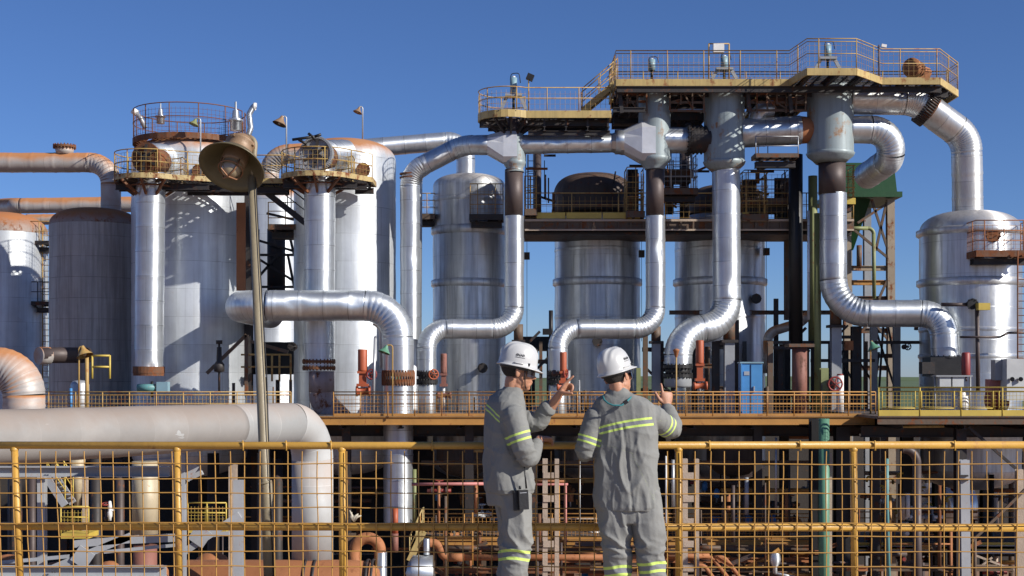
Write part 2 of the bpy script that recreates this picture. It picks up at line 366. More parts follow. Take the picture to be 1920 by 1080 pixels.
def platform(name, label, P, z, fascia=yelk, fh=.3, rails=None, grate=.24, group=None, railm=yel, joist=1.1, under=dark, rh=1.02, mesh=.16, holes=(), brace=True, mid=(.55,), sp=1.3, fopen=(), cat='platform'):
    """P: outline as (x, y) at height z; rails: list of index lists along P"""
    root = thing(name, label, cat, (P[0][0], P[0][1], z-fh))
    mb = MB()
    for i in range(len(P)):
        if i in fopen: continue
        a = V(*P[i], z-fh/2+.02); b = V(*P[(i+1) % len(P)], z-fh/2+.02); mb.beam(a, b, .06, fh)
    mb.build('fascia', fascia, root)
    allp = P; ys = [p[1] for p in P]; xs = [p[0] for p in P]
    def scan(P, holes, y):
        s_ = clip_scan(P, y)
        for H_ in holes:
            hs = clip_scan(H_, y); o = []
            for a, b in s_:
                cur = [(a, b)]
                for c, d in hs:
                    nx = []
                    for e, f in cur:
                        if d <= e or c >= f: nx.append((e, f))
                        else:
                            if c > e: nx.append((e, c))
                            if d < f: nx.append((d, f))
                    cur = nx
                o += cur
            s_ = o
        return s_
    g = MB(); y = min(ys)+.07
    while y < max(ys):
        for a, b in scan(P, holes, y): g.beam(V(a, y, z-.03), V(b, y, z-.03), grate*.32, .04)
        y += grate
    PT = [(b, a) for a, b in P]; HT = [[(b, a) for a, b in h] for h in holes]; x = min(xs)+.05
    while x < max(xs):
        for a, b in scan(PT, HT, x): g.beam(V(x, a, z-.04), V(x, b, z-.04), grate*.2, .05)
        x += grate*1.3
    g.build('deck_grating', under, root)
    j = MB(); x = min(xs)+.3
    while x < max(xs):
        for a, b in scan(PT, HT, x): j.ibeam(V(x, a+.05, z-.18), V(x, b-.05, z-.18), .12, .22)
        x += joist
    for yy in (min(ys)+.5*(max(ys)-min(ys)), max(ys)-.4, min(ys)+.35*(max(ys)-min(ys))):
        for a, b in scan(P, holes, yy): j.ibeam(V(a+.05, yy, z-.42), V(b-.05, yy, z-.42), .16, .26)
    j.build('joist', under, root)
    for R in (rails or []):
        railing(root, [V(*P[i % len(P)], z) for i in R], rh, railm, sp, mesh=mesh, mid=mid)
    return root
def ringpts(cx, cy, r, a0, a1, n): return [(cx+r*math.cos(math.radians(a0+(a1-a0)*k/n)), cy+r*math.sin(math.radians(a0+(a1-a0)*k/n))) for k in range(n+1)]

# ---------------------------------------------------------------- the setting
def struct(o): o['kind'] = 'structure'; return o
gm = mat('red soil', (.26, .15, .095), .95, 0, var=.3, rs=.12, bump=.3, bs=.8)
fm = mat('green crop field', (.075, .11, .04), .95, 0, var=.25, rs=.012, bump=.2, bs=.5)
GZ = -9.2
mb = MB(); R = 8000
mb.v = [V(-R, -300, GZ), V(R, -300, GZ), V(R, R, GZ), V(-R, R, GZ)]; mb.face((0, 1, 2, 3)); struct(mb.build('ground', gm))
mb = MB(); mb.v = [V(-R, 330, GZ+.3), V(R, 330, GZ+.3), V(R, R, GZ+.3), V(-R, R, GZ+.3)]; mb.face((0, 1, 2, 3)); struct(mb.build('field', fm))
mb = MB()
for k in range(70):
    x0 = -2600+k*75; hh = 6+10*noise.noise(V(k*.13, 0, 0))+6
    b = len(mb.v); mb.v += [V(x0, 3600, GZ), V(x0+75, 3600, GZ), V(x0+75, 3700, GZ+6+10*noise.noise(V(k*.13+.13, 0, 0))+6), V(x0, 3700, GZ+hh), V(x0, 4400, GZ), V(x0+75, 4400, GZ)]
    mb.face((b, b+1, b+2, b+3), sm=True); mb.face((b+3, b+2, b+5, b+4), sm=True)
struct(mb.build('hills', fm))
mb = MB().box((0, 3.55, -.15), (60, 12.3, .3)); struct(mb.build('walkway_floor', conc))
# added dark backdrop standing in for the shade behind the lower level
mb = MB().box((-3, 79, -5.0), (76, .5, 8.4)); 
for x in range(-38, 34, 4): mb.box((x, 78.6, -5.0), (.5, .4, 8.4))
tag(mb.build('shade_backdrop', shadebk), 'added dark backdrop wall standing in for shade behind the lower pipe level', 'wall')
# ---------------------------------------------------------------- vessels
def vessel(name, label, u, rpx, Y, vtop, vsh, vbot, body=aluT, dome=None, bands=(), cat='tank', group=None, pw=.75, bottom='dish', seams=1, ladder=None):
    r = M(rpx, Y); c = V(X(u, Y), Y, 0); zt, zs, zb = Z(vtop, Y), Z(vsh, Y), Z(vbot, Y)
    root = thing(name, label, cat, (c.x, Y, zb), group)
    n_ = max(8, int((zs-zb)/.3)); mb = MB().lathe(c, [(r, zb+(zs-zb)*k/n_) for k in range(n_+1)], 96, ruv=r); weather(mb, 0, lambda p: V(c.x, c.y, p.z), r, .02); mb.build('shell', body, root)
    dh = zt-zs; prof = []
    for k in range(13):
        a = math.pi/2*k/12; prof.append((r*1.001*math.cos(a)**(pw if k else 1) if k < 12 else 0, zs+dh*math.sin(a)**.9 if k else zs))
    MB().lathe(c, prof, 72).build('dome', dome or body, root)
    if bottom == 'dish': MB().lathe(c, [(r*1.001*math.cos(math.pi/2*k/8), zb-r*.42*math.sin(math.pi/2*k/8)) for k in range(9)], 48).build('bottom_head', dome or body, root)
    for v, hpx, pr in bands:
        z = Z(v, Y); h = M(hpx, Y)
        MB().lathe(c, [(r, z-h/2-.08), (r+pr, z-h/2), (r+pr, z+h/2), (r, z+h/2+.05)], 72).build('stiffening_band', body, root)
    return root, c, r
t, _, _ = vessel('storage_tank', 'silver tank with orange rusted dome cut by the photo edge', 2, 84, 72, 399, 440, 830, aluT, domeR)
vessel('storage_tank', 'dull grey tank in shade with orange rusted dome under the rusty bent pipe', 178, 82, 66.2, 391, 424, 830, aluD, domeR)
t1, c1, r1 = vessel('storage_tank', 'tall white clad tank carrying a ring platform with rust brown railing', 356, 106, 64, 262, 300, 850, aluT, None)
t2, c2, r2 = vessel('storage_tank', 'tall bright clad tank with round manhole high on its side beside the toothed flange', 647, 95, 64, 263, 305, 850, aluT, None)
vessel('storage_tank', 'pale far tank behind the cross braced steelwork', 508, 62, 92, 352, 380, 830, aluT, None)
vessel('evaporator', 'polished cylindrical evaporator left of the first brown pipe with a caged balcony near its top', 880, 68, 68, 327, 352, 868, aluV2, None, [(434, 11, .1), (532, 10, .1), (377, 2, .02), (600, 2, .02)], 'evaporator', 'polished evaporators behind the separators')
vessel('evaporator', 'polished evaporator with brown stained dome behind the two workers', 1120, 80, 68, 400, 424, 868, aluV, None, [(432, 11, .1), (530, 10, .1), (470, 2, .02), (595, 2, .02)], 'evaporator', 'polished evaporators behind the separators')
vessel('evaporator', 'polished evaporator with brown stained dome behind the widest bent silver pipe', 1350, 84, 68, 400, 424, 868, aluV, None, [(432, 11, .1), (530, 10, .1), (470, 2, .02), (595, 2, .02)], 'evaporator', 'polished evaporators behind the separators')
vessel('evaporator', 'polished evaporator on its own with dented silver dome joined by the great arched pipe', 1819, 92, 62, 396, 436, 880, aluV, aluV, [(437, 9, .14), (531, 10, .12), (619, 3, .04), (668, 4, .06)], 'evaporator', 'polished evaporators behind the separators')
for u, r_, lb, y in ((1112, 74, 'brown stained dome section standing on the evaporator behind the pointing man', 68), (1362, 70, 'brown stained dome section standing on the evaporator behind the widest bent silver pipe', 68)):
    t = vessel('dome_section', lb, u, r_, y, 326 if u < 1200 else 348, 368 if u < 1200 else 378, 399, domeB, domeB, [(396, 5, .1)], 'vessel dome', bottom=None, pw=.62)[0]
# brown vertical stained pipe strip and manholes on the left tanks
def manhole(u, v, Y, rpx, label, m=rusty, proj=.25):
    c = W(u, v, Y); t = thing('manhole', label, 'manhole', c); r = M(rpx, Y)
    MB().cyl(c+V(0, .5, 0), c, r*.82, seg=24).build('neck', m, t)
    MB().flange(c, (0, -1, 0), r, .08, 14, .03).build('cover', m, t)
    MB().sweep([c+V(-.2, -.08, 0), c+V(-.2, -.2, 0), c+V(.2, -.2, 0), c+V(.2, -.08, 0)], .02, 5).build('handle', m, t)
manhole(681, 318, 61.5, 13, 'round rusty manhole cover with bolts high on the bright tank')
manhole(373, 321, 61.3, 13, 'round rusty manhole cover behind the yellow railing of the white tank')
manhole(1862, 440, 59.8, 14, 'dark manhole cover inside the rusty balcony of the lone evaporator')
manhole(548, 650, 62, 8, 'small dark manhole between the two tall column pipes', dark)

# ---------------------------------------------------------------- big pipes
def flg(*a): return a
# rusty pipe into dull tank
Y = 66.2
pipe('overhead_pipe', 'orange dusted pipe bending down into the dull grey tank', 'pipe', [W(-60, 305, Y), W(208, 305, Y), W(208, 405, 66.2)], M(18.5, Y), 1.0, aluR, aluRE)
c = W(121, 290, Y); t = thing('nozzle', 'short upright nozzle with bolted rim on the orange dusted pipe', 'nozzle', c)
MB().cyl(c, W(121, 276, Y), M(15, Y), M(18, Y), 20).build('neck', aluR, t); MB().flange(W(121, 275, Y), (0, 0, 1), M(21, Y), .1, 20, .035).build('bolted_rim', rusty, t)
pipe('overhead_pipe', 'pale grey pipe passing high behind the dull grey tank', 'pipe', [W(5, 386, 84), W(30, 386, 80), W(265, 383, 80)], M(14.5, 80), .5, aluR, aluRE)
pipe('overhead_pipe', 'lower pale pipe behind the ladder between the two left tanks', 'pipe', [W(50, 412, 84), W(240, 410, 84)], M(10, 84), .5, aluR, aluRE)
# rusty to silver long top pipe
Y = 68
pipe('overhead_pipe', 'long high pipe rusty over the tanks and silver towards the first evaporator', 'pipe', [W(505, 345, Y), W(505, 291, Y), W(640, 282, Y)], M(18, Y), 1.0, aluR, aluRE)
pipe('overhead_pipe', 'long silver high pipe turning down onto the first evaporator', 'pipe', [W(640, 282, Y), W(873, 262, Y), W(873, 335, Y)], M(17.5, Y), .9, alu, aluE)
# column pipes 1, 2
Y = 59.3
pipe('column_pipe', 'tall silver column pipe standing against the white clad tank', 'pipe', [W(279, 702, Y), W(283, 296, Y), W(316, 296, 62.5)], M(27, Y), .9, alu, aluE, 'tall column pipes of the left tanks', flanges=((0, .0, .03, .12, 0, rusty), (0, .02, .05, .3, 0, rusty)))
pipe('column_pipe', 'tall silver column pipe standing against the bright tank under the toothed flange', 'pipe', [W(598, 690, Y), W(600, 292, Y), W(650, 290, 62.5)], M(29, Y), .9, alu, aluE, 'tall column pipes of the left tanks', flanges=((0, .0, .05, .12, 26, rusty), (0, .03, .05, .12, 26, rusty)))
mpk = mat('mauve primer steel', (.36, .28, .26), .6, 0, rust=.4, rs=1.2, streak=.4, bump=.1)
pipe('pipe_stub', 'mauve painted pipe length below the rusty flange of the column pipe', 'pipe', [W(603, 696, Y), W(603, 752, Y), W(640, 790, Y)], M(24, Y), .9, mpk, mpk)
# end discs of the column pipes
def disc(u, v, Y, rpx, label, nb, m1, m2, yaw=0, th=.12, brace=True, br=.06):
    c = W(u, v, Y); ax = V(math.sin(yaw), -math.cos(yaw), 0); t = thing('end_flange', label, 'flange', c)
    MB().flange(c, ax, M(rpx, Y), th, nb, br).build('bolted_disc', m1, t)
    MB().cyl(c, c-ax*1.2, M(rpx*.82, Y), seg=28).build('neck', m2, t)
    if brace:
        r = M(rpx, Y); e = ax.cross(V(0, 0, 1)); b = MB()
        for a in (.6, 1.7, 2.6): 
            d = e*math.cos(a)+V(0, 0, 1)*math.sin(a); b.beam(c+ax*.12-d*r*.85, c+ax*.12+d*r*.85, .1, .1)
        b.build('cross_bar', dark, t)
disc(274, 296, 58.2, 29, 'large rust brown disc flange behind the yellow railing', 0, rusty, rusty, -.25)
disc(594, 288, 58.0, 32, 'large toothed disc flange with iron levers on the bright tank pipe', 52, gry, rusty, -.15)
c = W(560, 262, 57.8)
b = MB()
for p, q in (((548, 262), (590, 256)), ((590, 256), (602, 252)), ((560, 262), (575, 270)), ((578, 250), (592, 262))): b.sweep([W(*p, 57.6), W(*q, 57.6)], .06, 6)
tag(b.build('valve_lever', blk), 'black iron levers reaching over the toothed disc flange', 'lever')
# big elbow pipe
Y = 57.6; rr = M(29, Y)
pipe('elbow_pipe', 'great silver pipe running level then elbowing down beside the orange cylinder', 'pipe', [V(X(441, Y), 66, Z(573, Y)), W(441, 573, Y), W(746, 573, Y), W(747, 706, Y)], rr, 1.35, alu, aluE)
t = pipe('drop_pipe', 'silver upright pipe passing through the plant deck below the bolted rusty flange', 'pipe', [W(747, 712, Y), W(747, 985, Y)], M(28, Y), 1, alu, aluE)
c = W(747, 709, Y); t = thing('bolted_flange', 'wide rusty bolted flange joint on the great elbow pipe', 'flange', c)
MB().flange(W(747, 700, Y), (0, 0, 1), M(31, Y), .1, 34, .05).build('upper_ring', rusty, t)
MB().flange(W(747, 717, Y), (0, 0, 1), M(31, Y), .1, 34, .05).build('lower_ring', rusty, t)
b = MB()
for k in range(34):
    a = 2*math.pi*k/34; p = c+V(math.cos(a), math.sin(a), 0)*M(30, Y); b.cyl(p-V(0, 0, .25), p+V(0, 0, .25), .035, seg=5)
b.build('stud_bolts', rusty, t)
# dents on elbow pipe are in the material; small hook pipe at its bend
simple_pipe('drain_pipe', 'thin silver drain pipe curving under the great elbow', 'pipe', [W(700, 606, 58.6), W(714, 610, 58.6), W(716, 690, 58.6)], .09, .5, alu)
# E1 vertical + arch
Y = 62
pipe('arch_pipe', 'slim silver pipe rising between tank and evaporator and arching over to the first separator', 'pipe', [W(769, 770, Y), W(769, 322, Y), W(868, 272, Y-.3), W(925, 272, Y-1)], M(18.5, Y), [1.05, 1.6], alu, aluE, flanges=((0, .975, .03, .06, 0, rusty), (0, .99, .03, .06, 0, rusty)))
simple_pipe('side_pipe', 'thin bluish pipe hugging the arch pipe on its shady side', 'pipe', [W(781, 720, 64), W(783, 330, 64), W(800, 318, 62.4)], M(9, 64), .4, alu)

# ---------------------------------------------------------------- separators
YS = 61
def separator(u, rpx, vt, vb, label, neck, yn):
    c = V(X(u, YS), YS, 0); r = M(rpx, YS); zt, zb = Z(vt, YS), Z(vb, YS); t = thing('separator_head', label, 'separator', (c.x, YS, zb), 'pale painted separator heads under the high platform')
    MB().lathe(c, [(r, zb), (r, zt)], 48).build('shell', sepm, t)
    MB().lathe(c, [(r*1.001, zt), (r*.8, zt+.25), (0, zt+.4)], 48).build('top_head', sepm, t)
    MB().lathe(c, [(r, zb+.05), (r*1.05, zb), (r*.98, zb-.14), (r*.78, zb-.3), (neck*1.05, zb-.45), (neck*1.05, yn), (neck*.2, yn)], 48).build('cone', sepm, t)
    return t
n1 = M(17.5, YS)
separator(965, 20, 262, 304, 'narrow separator head with rust patches under the round end of the high walkway', n1, Z(322, YS))
separator(1227, 30, 176, 297, 'separator head with rust stains beside the folded silver hopper', n1, Z(318, YS))
separator(1358, 38, 165, 304, 'plain wide separator head crossed by platform shadows', M(22, YS), Z(316, YS))
separator(1557, 43, 158, 288, 'widest separator head with long rust runs joined by the dented great pipe', M(26, YS), Z(306, YS))
t = thing('support_post', 'dark post rising from the narrow separator head to the round platform', 'post', W(960, 262, YS))
MB().cyl(W(964, 264, YS), W(964, 222, YS), M(13, YS), seg=16).build('tube', bare, t)
b = MB()
for k in range(6):
    a = k*math.pi/3; b.beam(W(964, 250, YS), W(964, 236, YS)+V(math.cos(a)*1.1, math.sin(a)*1.1, .0), .06, .1)
b.build('bracket', dark, t)
def dropper(u, v0, v1, r, label): 
    p = W(u, v0, YS); q = W(u, v1, YS)
    mb = MB().cyl(q, p, r, seg=28); tag(mb.build('bare_pipe', bare), label, 'pipe', 'bare brown pipes between separators and silver pipes')
dropper(963.5, 318, 407, M(17, YS), 'bare brown pipe length below the narrow separator head')
dropper(1228, 316, 407, M(17, YS), 'bare brown pipe length below the separator beside the folded hopper')
dropper(1560, 304, 365, M(25, YS), 'thick bare brown pipe length below the widest separator head')
pipe('return_pipe', 'silver pipe dropping from the narrow separator and bending level to the first evaporator', 'pipe', [W(964, 405, YS), W(964, 617, YS), W(800, 617, YS-.3), W(800, 700, YS-.3)], M(18.2, YS), [.95, .85], alu, aluE, 'bent silver return pipes')
pipe('return_pipe', 'silver pipe with a single dent dropping behind the pointing man and bending level', 'pipe', [W(1229, 405, YS), W(1229, 617, YS), W(1046, 617, YS-.3), W(1046, 700, YS-.3)], M(18.4, YS), [.95, .85], alu, aluE, 'bent silver return pipes')
pipe('return_pipe', 'thick silver pipe below the plain wide separator with a short level bend', 'pipe', [W(1361, 314, YS), W(1364, 612, YS), W(1273, 622, YS-.5), W(1271, 690, YS-.5)], M(26, YS), [1.3, 1.2], alu, aluE, 'bent silver return pipes')
pipe('return_pipe', 'thick silver pipe below the widest separator bending towards the lone evaporator', 'pipe', [W(1562, 362, YS), W(1563, 588, YS), W(1768, 588, 60), W(1772, 672, 60)], M(25, YS), [1.5, .95], alu, aluE, 'bent silver return pipes')
pipe('return_pipe', 'slim silver pipe slipping down just beside the dark pump box', 'pipe', [W(1772, 620, 61.5), W(1797, 628, 61.5), W(1797, 706, 61.5)], M(7.5, 61.5), .4, alu, aluE)
def bracket_post(u, v0, v1, v2, rpx, Y, label, m1=brn):
    t = thing('pipe_support', label, 'support', W(u, v2, Y)); MB().cyl(W(u, v1, Y), W(u, v0, Y), M(rpx, Y), seg=14).build('dummy_leg', m1, t)
    MB().box(W(u, v1, Y), (M(rpx*2.8, Y), M(rpx*2.4, Y), .12)).build('cap_plate', dark, t)
    b = MB(); b.ibeam(W(u, v1, Y)-V(0, 0, .06), W(u, v2, Y), M(rpx*1.7, Y), M(rpx*1.6, Y), .04); b.build('post', gry, t)
bracket_post(972, 608, 640, 775, 9, 61.2, 'short brown leg on a grey post under the first silver bend')
bracket_post(1230, 612, 642, 775, 9, 61.2, 'short brown leg on a grey post beside the pointing hand')
bracket_post(1367, 595, 640, 775, 11, 61.2, 'short brown leg on a grey post under the thick silver bend')
bracket_post(1567, 560, 612, 775, 11, 61.6, 'rusty leg on a dark post under the right thick bend')

# horizontal ducts between separators
def ringc(c, r, ax_y=0, n=16): return [c+V(0, math.cos(2*math.pi*(k+.5)/n)*r, math.sin(2*math.pi*(k+.5)/n)*r) for k in range(n)]
def ringr(c, hy, hz, n=16):
    o = []
    for k in range(n):
        a = 2*math.pi*(k+.5)/n; y, z = math.cos(a), math.sin(a); s_ = 1/max(abs(y), abs(z)); o.append(c+V(0, y*s_*hy, z*s_*hz))
    return o
def hopper(name, label, u0, vc0, r0, u1, vc1, hz, hy, extra=None):
    c0, c1_ = W(u0, vc0, YS), W(u1, vc1, YS); t = thing(name, label, 'duct', c0)
    rings = [ringc(c0, r0), ringr(c1_, hy, hz), ringr(c1_+V(.6, 0, 0), hy, hz)]
    hop = mat('folded sheet '+label[:6], (.62, .63, .64), .45, .4, bump=.08); MB().loft(rings, sm=False).build('transition', hop, t)
    MB().lathe(c0, [(r0*.99, -.35), (r0*1.02, -.35), (r0*1.02, .02)], 28, (1, 0, 0)).build('collar', alu, t); return t
hopper('transition_duct', 'folded silver hopper meeting the narrow separator head', 913, 272, M(18.5, YS), 944, 277, M(29, YS), .5)
hopper('transition_duct', 'large folded silver hopper meeting the second separator head', 1168, 266, M(23, YS), 1201, 268, M(36, YS), .75)
pipe('connecting_duct', 'level silver duct between the narrow separator and the large hopper', 'pipe', [W(975, 271, YS), W(1146, 268, YS)], M(18, YS), 1, alu, aluE)
t = thing('connecting_duct', 'faceted silver reducer before the large hopper', 'pipe', W(1144, 268, YS))
MB().lathe(W(1144, 268, YS), [(M(17, YS), 0), (M(23, YS), .5), (M(23, YS), 1.0)], 8, (1, 0, 0), False).build('reducer', alu, t)
pipe('connecting_duct', 'short silver duct leaving the second separator before the black bellows', 'pipe', [W(1240, 263, YS), W(1291, 263, YS)], M(24, YS), 1, alu, aluE)
c = W(1290, 262, YS); t = thing('bellows', 'torn black rubber bellows beside the plain wide separator', 'bellows', c); prof = []
for k in range(13): prof.append((M(24+(4 if k % 2 else 0), YS), k*.085))
MB().lathe(c, prof, 28, (1, 0, 0)).build('sleeve', dark, t); MB().flange(c, (1, 0, 0), M(31, YS), .08, 20, .04).build('ring', blk, t)
pipe('connecting_duct', 'wide silver duct crossing from the plain separator towards the rusty cone', 'pipe', [W(1388, 250, YS), W(1500, 244, YS)], M(27, YS), 1, alu, aluE, flanges=((0, .93, .02, .05, 0, alu),))
c = W(1500, 244, YS); MBc = MB().lathe(c, [(M(26, YS), 0), (M(24, YS), .5), (M(18, YS), .8), (M(10, YS), 1.0)], 24, (1, 0, 0)); tag(MBc.build('cone_end', rusto), 'rusty orange cone joining the wide duct to the widest separator', 'pipe')
simple_pipe('bypass_pipe', 'short curved silver pipe on top of the wide duct under the platform', 'pipe', [W(1418, 228, YS), W(1420, 206, YS), W(1450, 203, YS)], .35, .5, alu, seg=16)
# great arched pipe and second bend

gp = mat('pale great pipe cladding', (.74, .74, .71), .42, .8, brick=(40, 1.1, .012, .45), streak=.3, bump=.2, dent=.6, aniso=.7)
SHEETS.append(gp)
pipe('arched_pipe', 'great arched silver pipe with a dark strap dropping onto the lone evaporator', 'pipe', [W(1592, 186, YS), W(1716, 187, YS), W(1812, 258, 61.5), W(1815, 408, 62)], M(28.5, YS), [1.7, 1.3], gp, gp)
ax = (W(1812, 258, 61.5)-W(1716, 187, YS)).normalized(); c = W(1716, 187, YS).lerp(W(1812, 258, 61.5), .22); t = thing('strap_flange', 'dark ribbed strap flange on the great arched pipe', 'flange', c)
MB().flange(c, ax, M(32, YS), .35, 0).build('band', rusty, t)
b = MB(); n_ = V(0, -1, 0); bt = ax.cross(n_).normalized()
for k in range(40):
    a = 2*math.pi*k/40; p = c+(n_*math.cos(a)+bt*math.sin(a))*M(32.5, YS); b.cyl(p-ax*.24, p+ax*.24, .045, seg=5)
b.build('ribs', dark, t)
pipe('curled_pipe', 'silver pipe curling back towards the green hopper under the arched pipe', 'pipe', [W(1590, 243, YS), W(1676, 243, YS), W(1668, 300, 61.6), W(1625, 330, 64.5)], M(26, YS), [1.05, .9], alu, aluE)

# ---------------------------------------------------------------- high platforms
P = [(X(1000, 60), 60.1), (X(1145, 60), 60.1), (X(1145, 60), 62.3), (X(1000, 60), 62.3)]
cx = X(951, YS); rc = M(54, YS)
ring = ringpts(cx, YS, rc, -52, -308, 18)
P1 = [(X(1145, 60), 62.2), (cx+rc*.62, 62.2)]+[p for p in ringpts(cx, YS, rc, 50, 310, 20)]+[(X(1145, 60), 60.0)]
P1z = Z(208, 60)
platform('high_platform', 'lowest high walkway with a round end and pale yellow fascia around the narrow separator', P1, P1z, fh=.32, rails=[list(range(1, len(P1)))], grate=.3, holes=[ringpts(cx+.25, YS, .45, 0, 330, 11)], mesh=.22)
P2z = Z(149, 59.5)
P2 = [(X(1155, 59.5), 63.6), (X(1155, 59.5), 59.5), (X(1480, 59.5), 59.5), (X(1514, 57.3), 57.4), (X(1607, 57.3), 57.4), (X(1650, 59.5), 59.2), (X(1758, 59.5), 59.2), (X(1796, 61.8), 61.8), (X(1796, 61.8), 63.6)]
platform('high_platform', 'topmost long platform with yellow fascia over the three wide separators', P2, P2z, fh=.3, rails=[[0, 1, 2, 3, 4, 5, 6, 7, 8, 0]], grate=.3, mesh=.22, rh=1.25, mid=(.5, .9), sp=1.55,
         holes=[ringpts(X(u, YS), YS, M(r_, YS), 0, 330, 11) for u, r_ in ((1227, 30), (1358, 38), (1557, 43))])
b = MB()
for k in range(10):
    a = math.radians(20+36*k); d = V(math.cos(a), math.sin(a), 0); c = V(cx+.15, YS, P1z-.3); b.beam(c+d*.45-V(0, 0, .55), c+d*rc*.96, .08, .12)
for u in (1020, 1060, 1100, 1138): b.ibeam(V(X(u, 61), 60.1, P1z-.75), V(X(u, 61), 62.2, P1z-.75), .12, .2); b.beam(V(X(u, 61), 60.3, P1z-.3), V(X(u, 61), 60.3, P1z-.7), .08, .08)
b.ibeam(V(X(975, 61), 61.9, P1z-.95), V(X(1142, 61), 61.9, P1z-.95), .2, .3); b.ibeam(V(X(990, 61), 60.4, P1z-.9), V(X(1142, 61), 60.4, P1z-.9), .14, .2)
tag(b.build('steelwork', dark), 'dark support beams below the lowest high walkway', 'steelwork')
def stair(label, a, b, wd, m=yelk, rm=yel, steps=9, rail=True, name='stair', dirv=(0, 1, 0), h=1.0):
    a = Vector(a); b = Vector(b); d = Vector(dirv)*wd; t = thing(name, label, 'stair', a)
    for o in (V(0, 0, 0), d): MB().beam(a+o, b+o, .06, .26).build('stringer', m, t)
    mb = MB()
    for k in range(1, steps): p = a.lerp(b, k/steps); mb.beam(p, p+d, .24, .04)
    mb.build('treads', dark, t)
    if rail:
        for o in (V(0, 0, 0), d):
            u_ = V(0, 0, h); MB().sweep([a+o+u_, b+o+u_], .024, 6).build('handrail', rm, t); MB().sweep([a+o+u_*.55, b+o+u_*.55], .02, 6).build('mid_rail', rm, t)
            for f in (0, .5, 1): p = a.lerp(b, f)+o; MB().cyl(p, p+u_, .024, seg=6).build('rail_post', rm, t)
    return t
stair('steep stair linking the low high walkway to the topmost platform', W(1092, 208, 60.6), W(1158, 152, 60.6), .9, steps=8)
stair('dark stair descending between the two tall tanks', W(488, 352, 60.6), W(590, 432, 60.6), 1.0, dark, dark, 10)
b = MB()
for u in (1160, 1400, 1478): b.ibeam(W(u, 160, 60), W(u+6, 212, 60), .16, .16)
b.ibeam(W(1150, 206, 60), W(1210, 206, 60), .14, .2); b.ibeam(W(1250, 212, 62.5), W(1320, 212, 62.5), .2, .3); b.ibeam(W(1150, 188, 62.5), W(1500, 188, 62.5), .2, .3); b.ibeam(W(1400, 204, 61.5), W(1520, 204, 61.5), .15, .25)
tag(b.build('hanger_frame', dark), 'dark hanger beams below the topmost platform', 'steelwork')
# under-platform walkway pieces between sep3 and sep4
PP = [(X(1405, 62.4), 62.3), (X(1500, 62.4), 62.3), (X(1500, 62.4), 64), (X(1405, 62.4), 64)]
platform('catwalk', 'small yellow edged catwalk tucked under the topmost platform', PP, Z(203, 62.4), fh=.2, rails=[[0, 1]], grate=.3, mesh=.25, mid=(.5,))
PP = [(X(1414, 60), 59.6), (X(1493, 60), 59.6), (X(1493, 60), 60.6), (X(1414, 60), 60.6)]
platform('catwalk', 'small hanging scaffold shelf below the wide silver duct', PP, Z(291, 60), fh=.18, fascia=brn, rails=[[0, 1]], grate=.3, mesh=0, railm=galv, rh=.75, mid=(.45,))
PP = [(X(1150, 62), 61.6), (X(1212, 62), 61.6), (X(1212, 62), 64.2), (X(1150, 62), 64.2)]
platform('catwalk', 'dark lower catwalk hanging beside the second separator head', PP, Z(206, 62), fh=.22, fascia=dark, rails=[[0, 1]], grate=.3, mesh=.25, railm=brn, mid=(.5,))
PP = [(X(1250, 62), 62.2), (X(1322, 62), 62.2), (X(1322, 62), 64.4), (X(1250, 62), 64.4)]
platform('catwalk', 'dark lower catwalk hanging between the second and third separator heads', PP, Z(212, 62), fh=.3, fascia=dark, rails=[[0, 1]], grate=.25, mesh=.2, railm=rusty, mid=(.5,))
b = MB()
for k in range(14):
    u = 1165+k*25+random.uniform(-4, 4); b.beam(W(u, 160, 60.4), W(u+random.choice([-22, 18, 26, 0]), random.choice([186, 196, 204]), 62.6), .09, .09)
for u0, u1 in ((1158, 1212), (1256, 1320), (1400, 1512)):
    n = max(2, int((u1-u0)/18))
    for k in range(n+1):
        u = u0+(u1-u0)*k/n; b.beam(W(u, 158, 60.2), W(u+random.uniform(-2, 2), random.choice([196, 206, 212]), 60.2), .07, .07)
        if k < n: b.beam(W(u, random.choice([166, 180, 192]), 60.25), W(u+(u1-u0)/n, random.choice([172, 186, 204]), 60.25), .06, .06)
    for v in (176, 192, 207): b.beam(W(u0, v, 60.3), W(u1, v+random.uniform(-2, 2), 60.3), .08, .1)
tag(b.build('knee_bracing', brn), 'tangle of brown knee braces below the topmost platform', 'steelwork')
pipe('overhead_pipe', 'brown pipe half hidden below the topmost platform beside the wide duct', 'pipe', [W(1440, 186, 62.5), W(1506, 196, 62.5)], .35, .5, rusto, rusto)
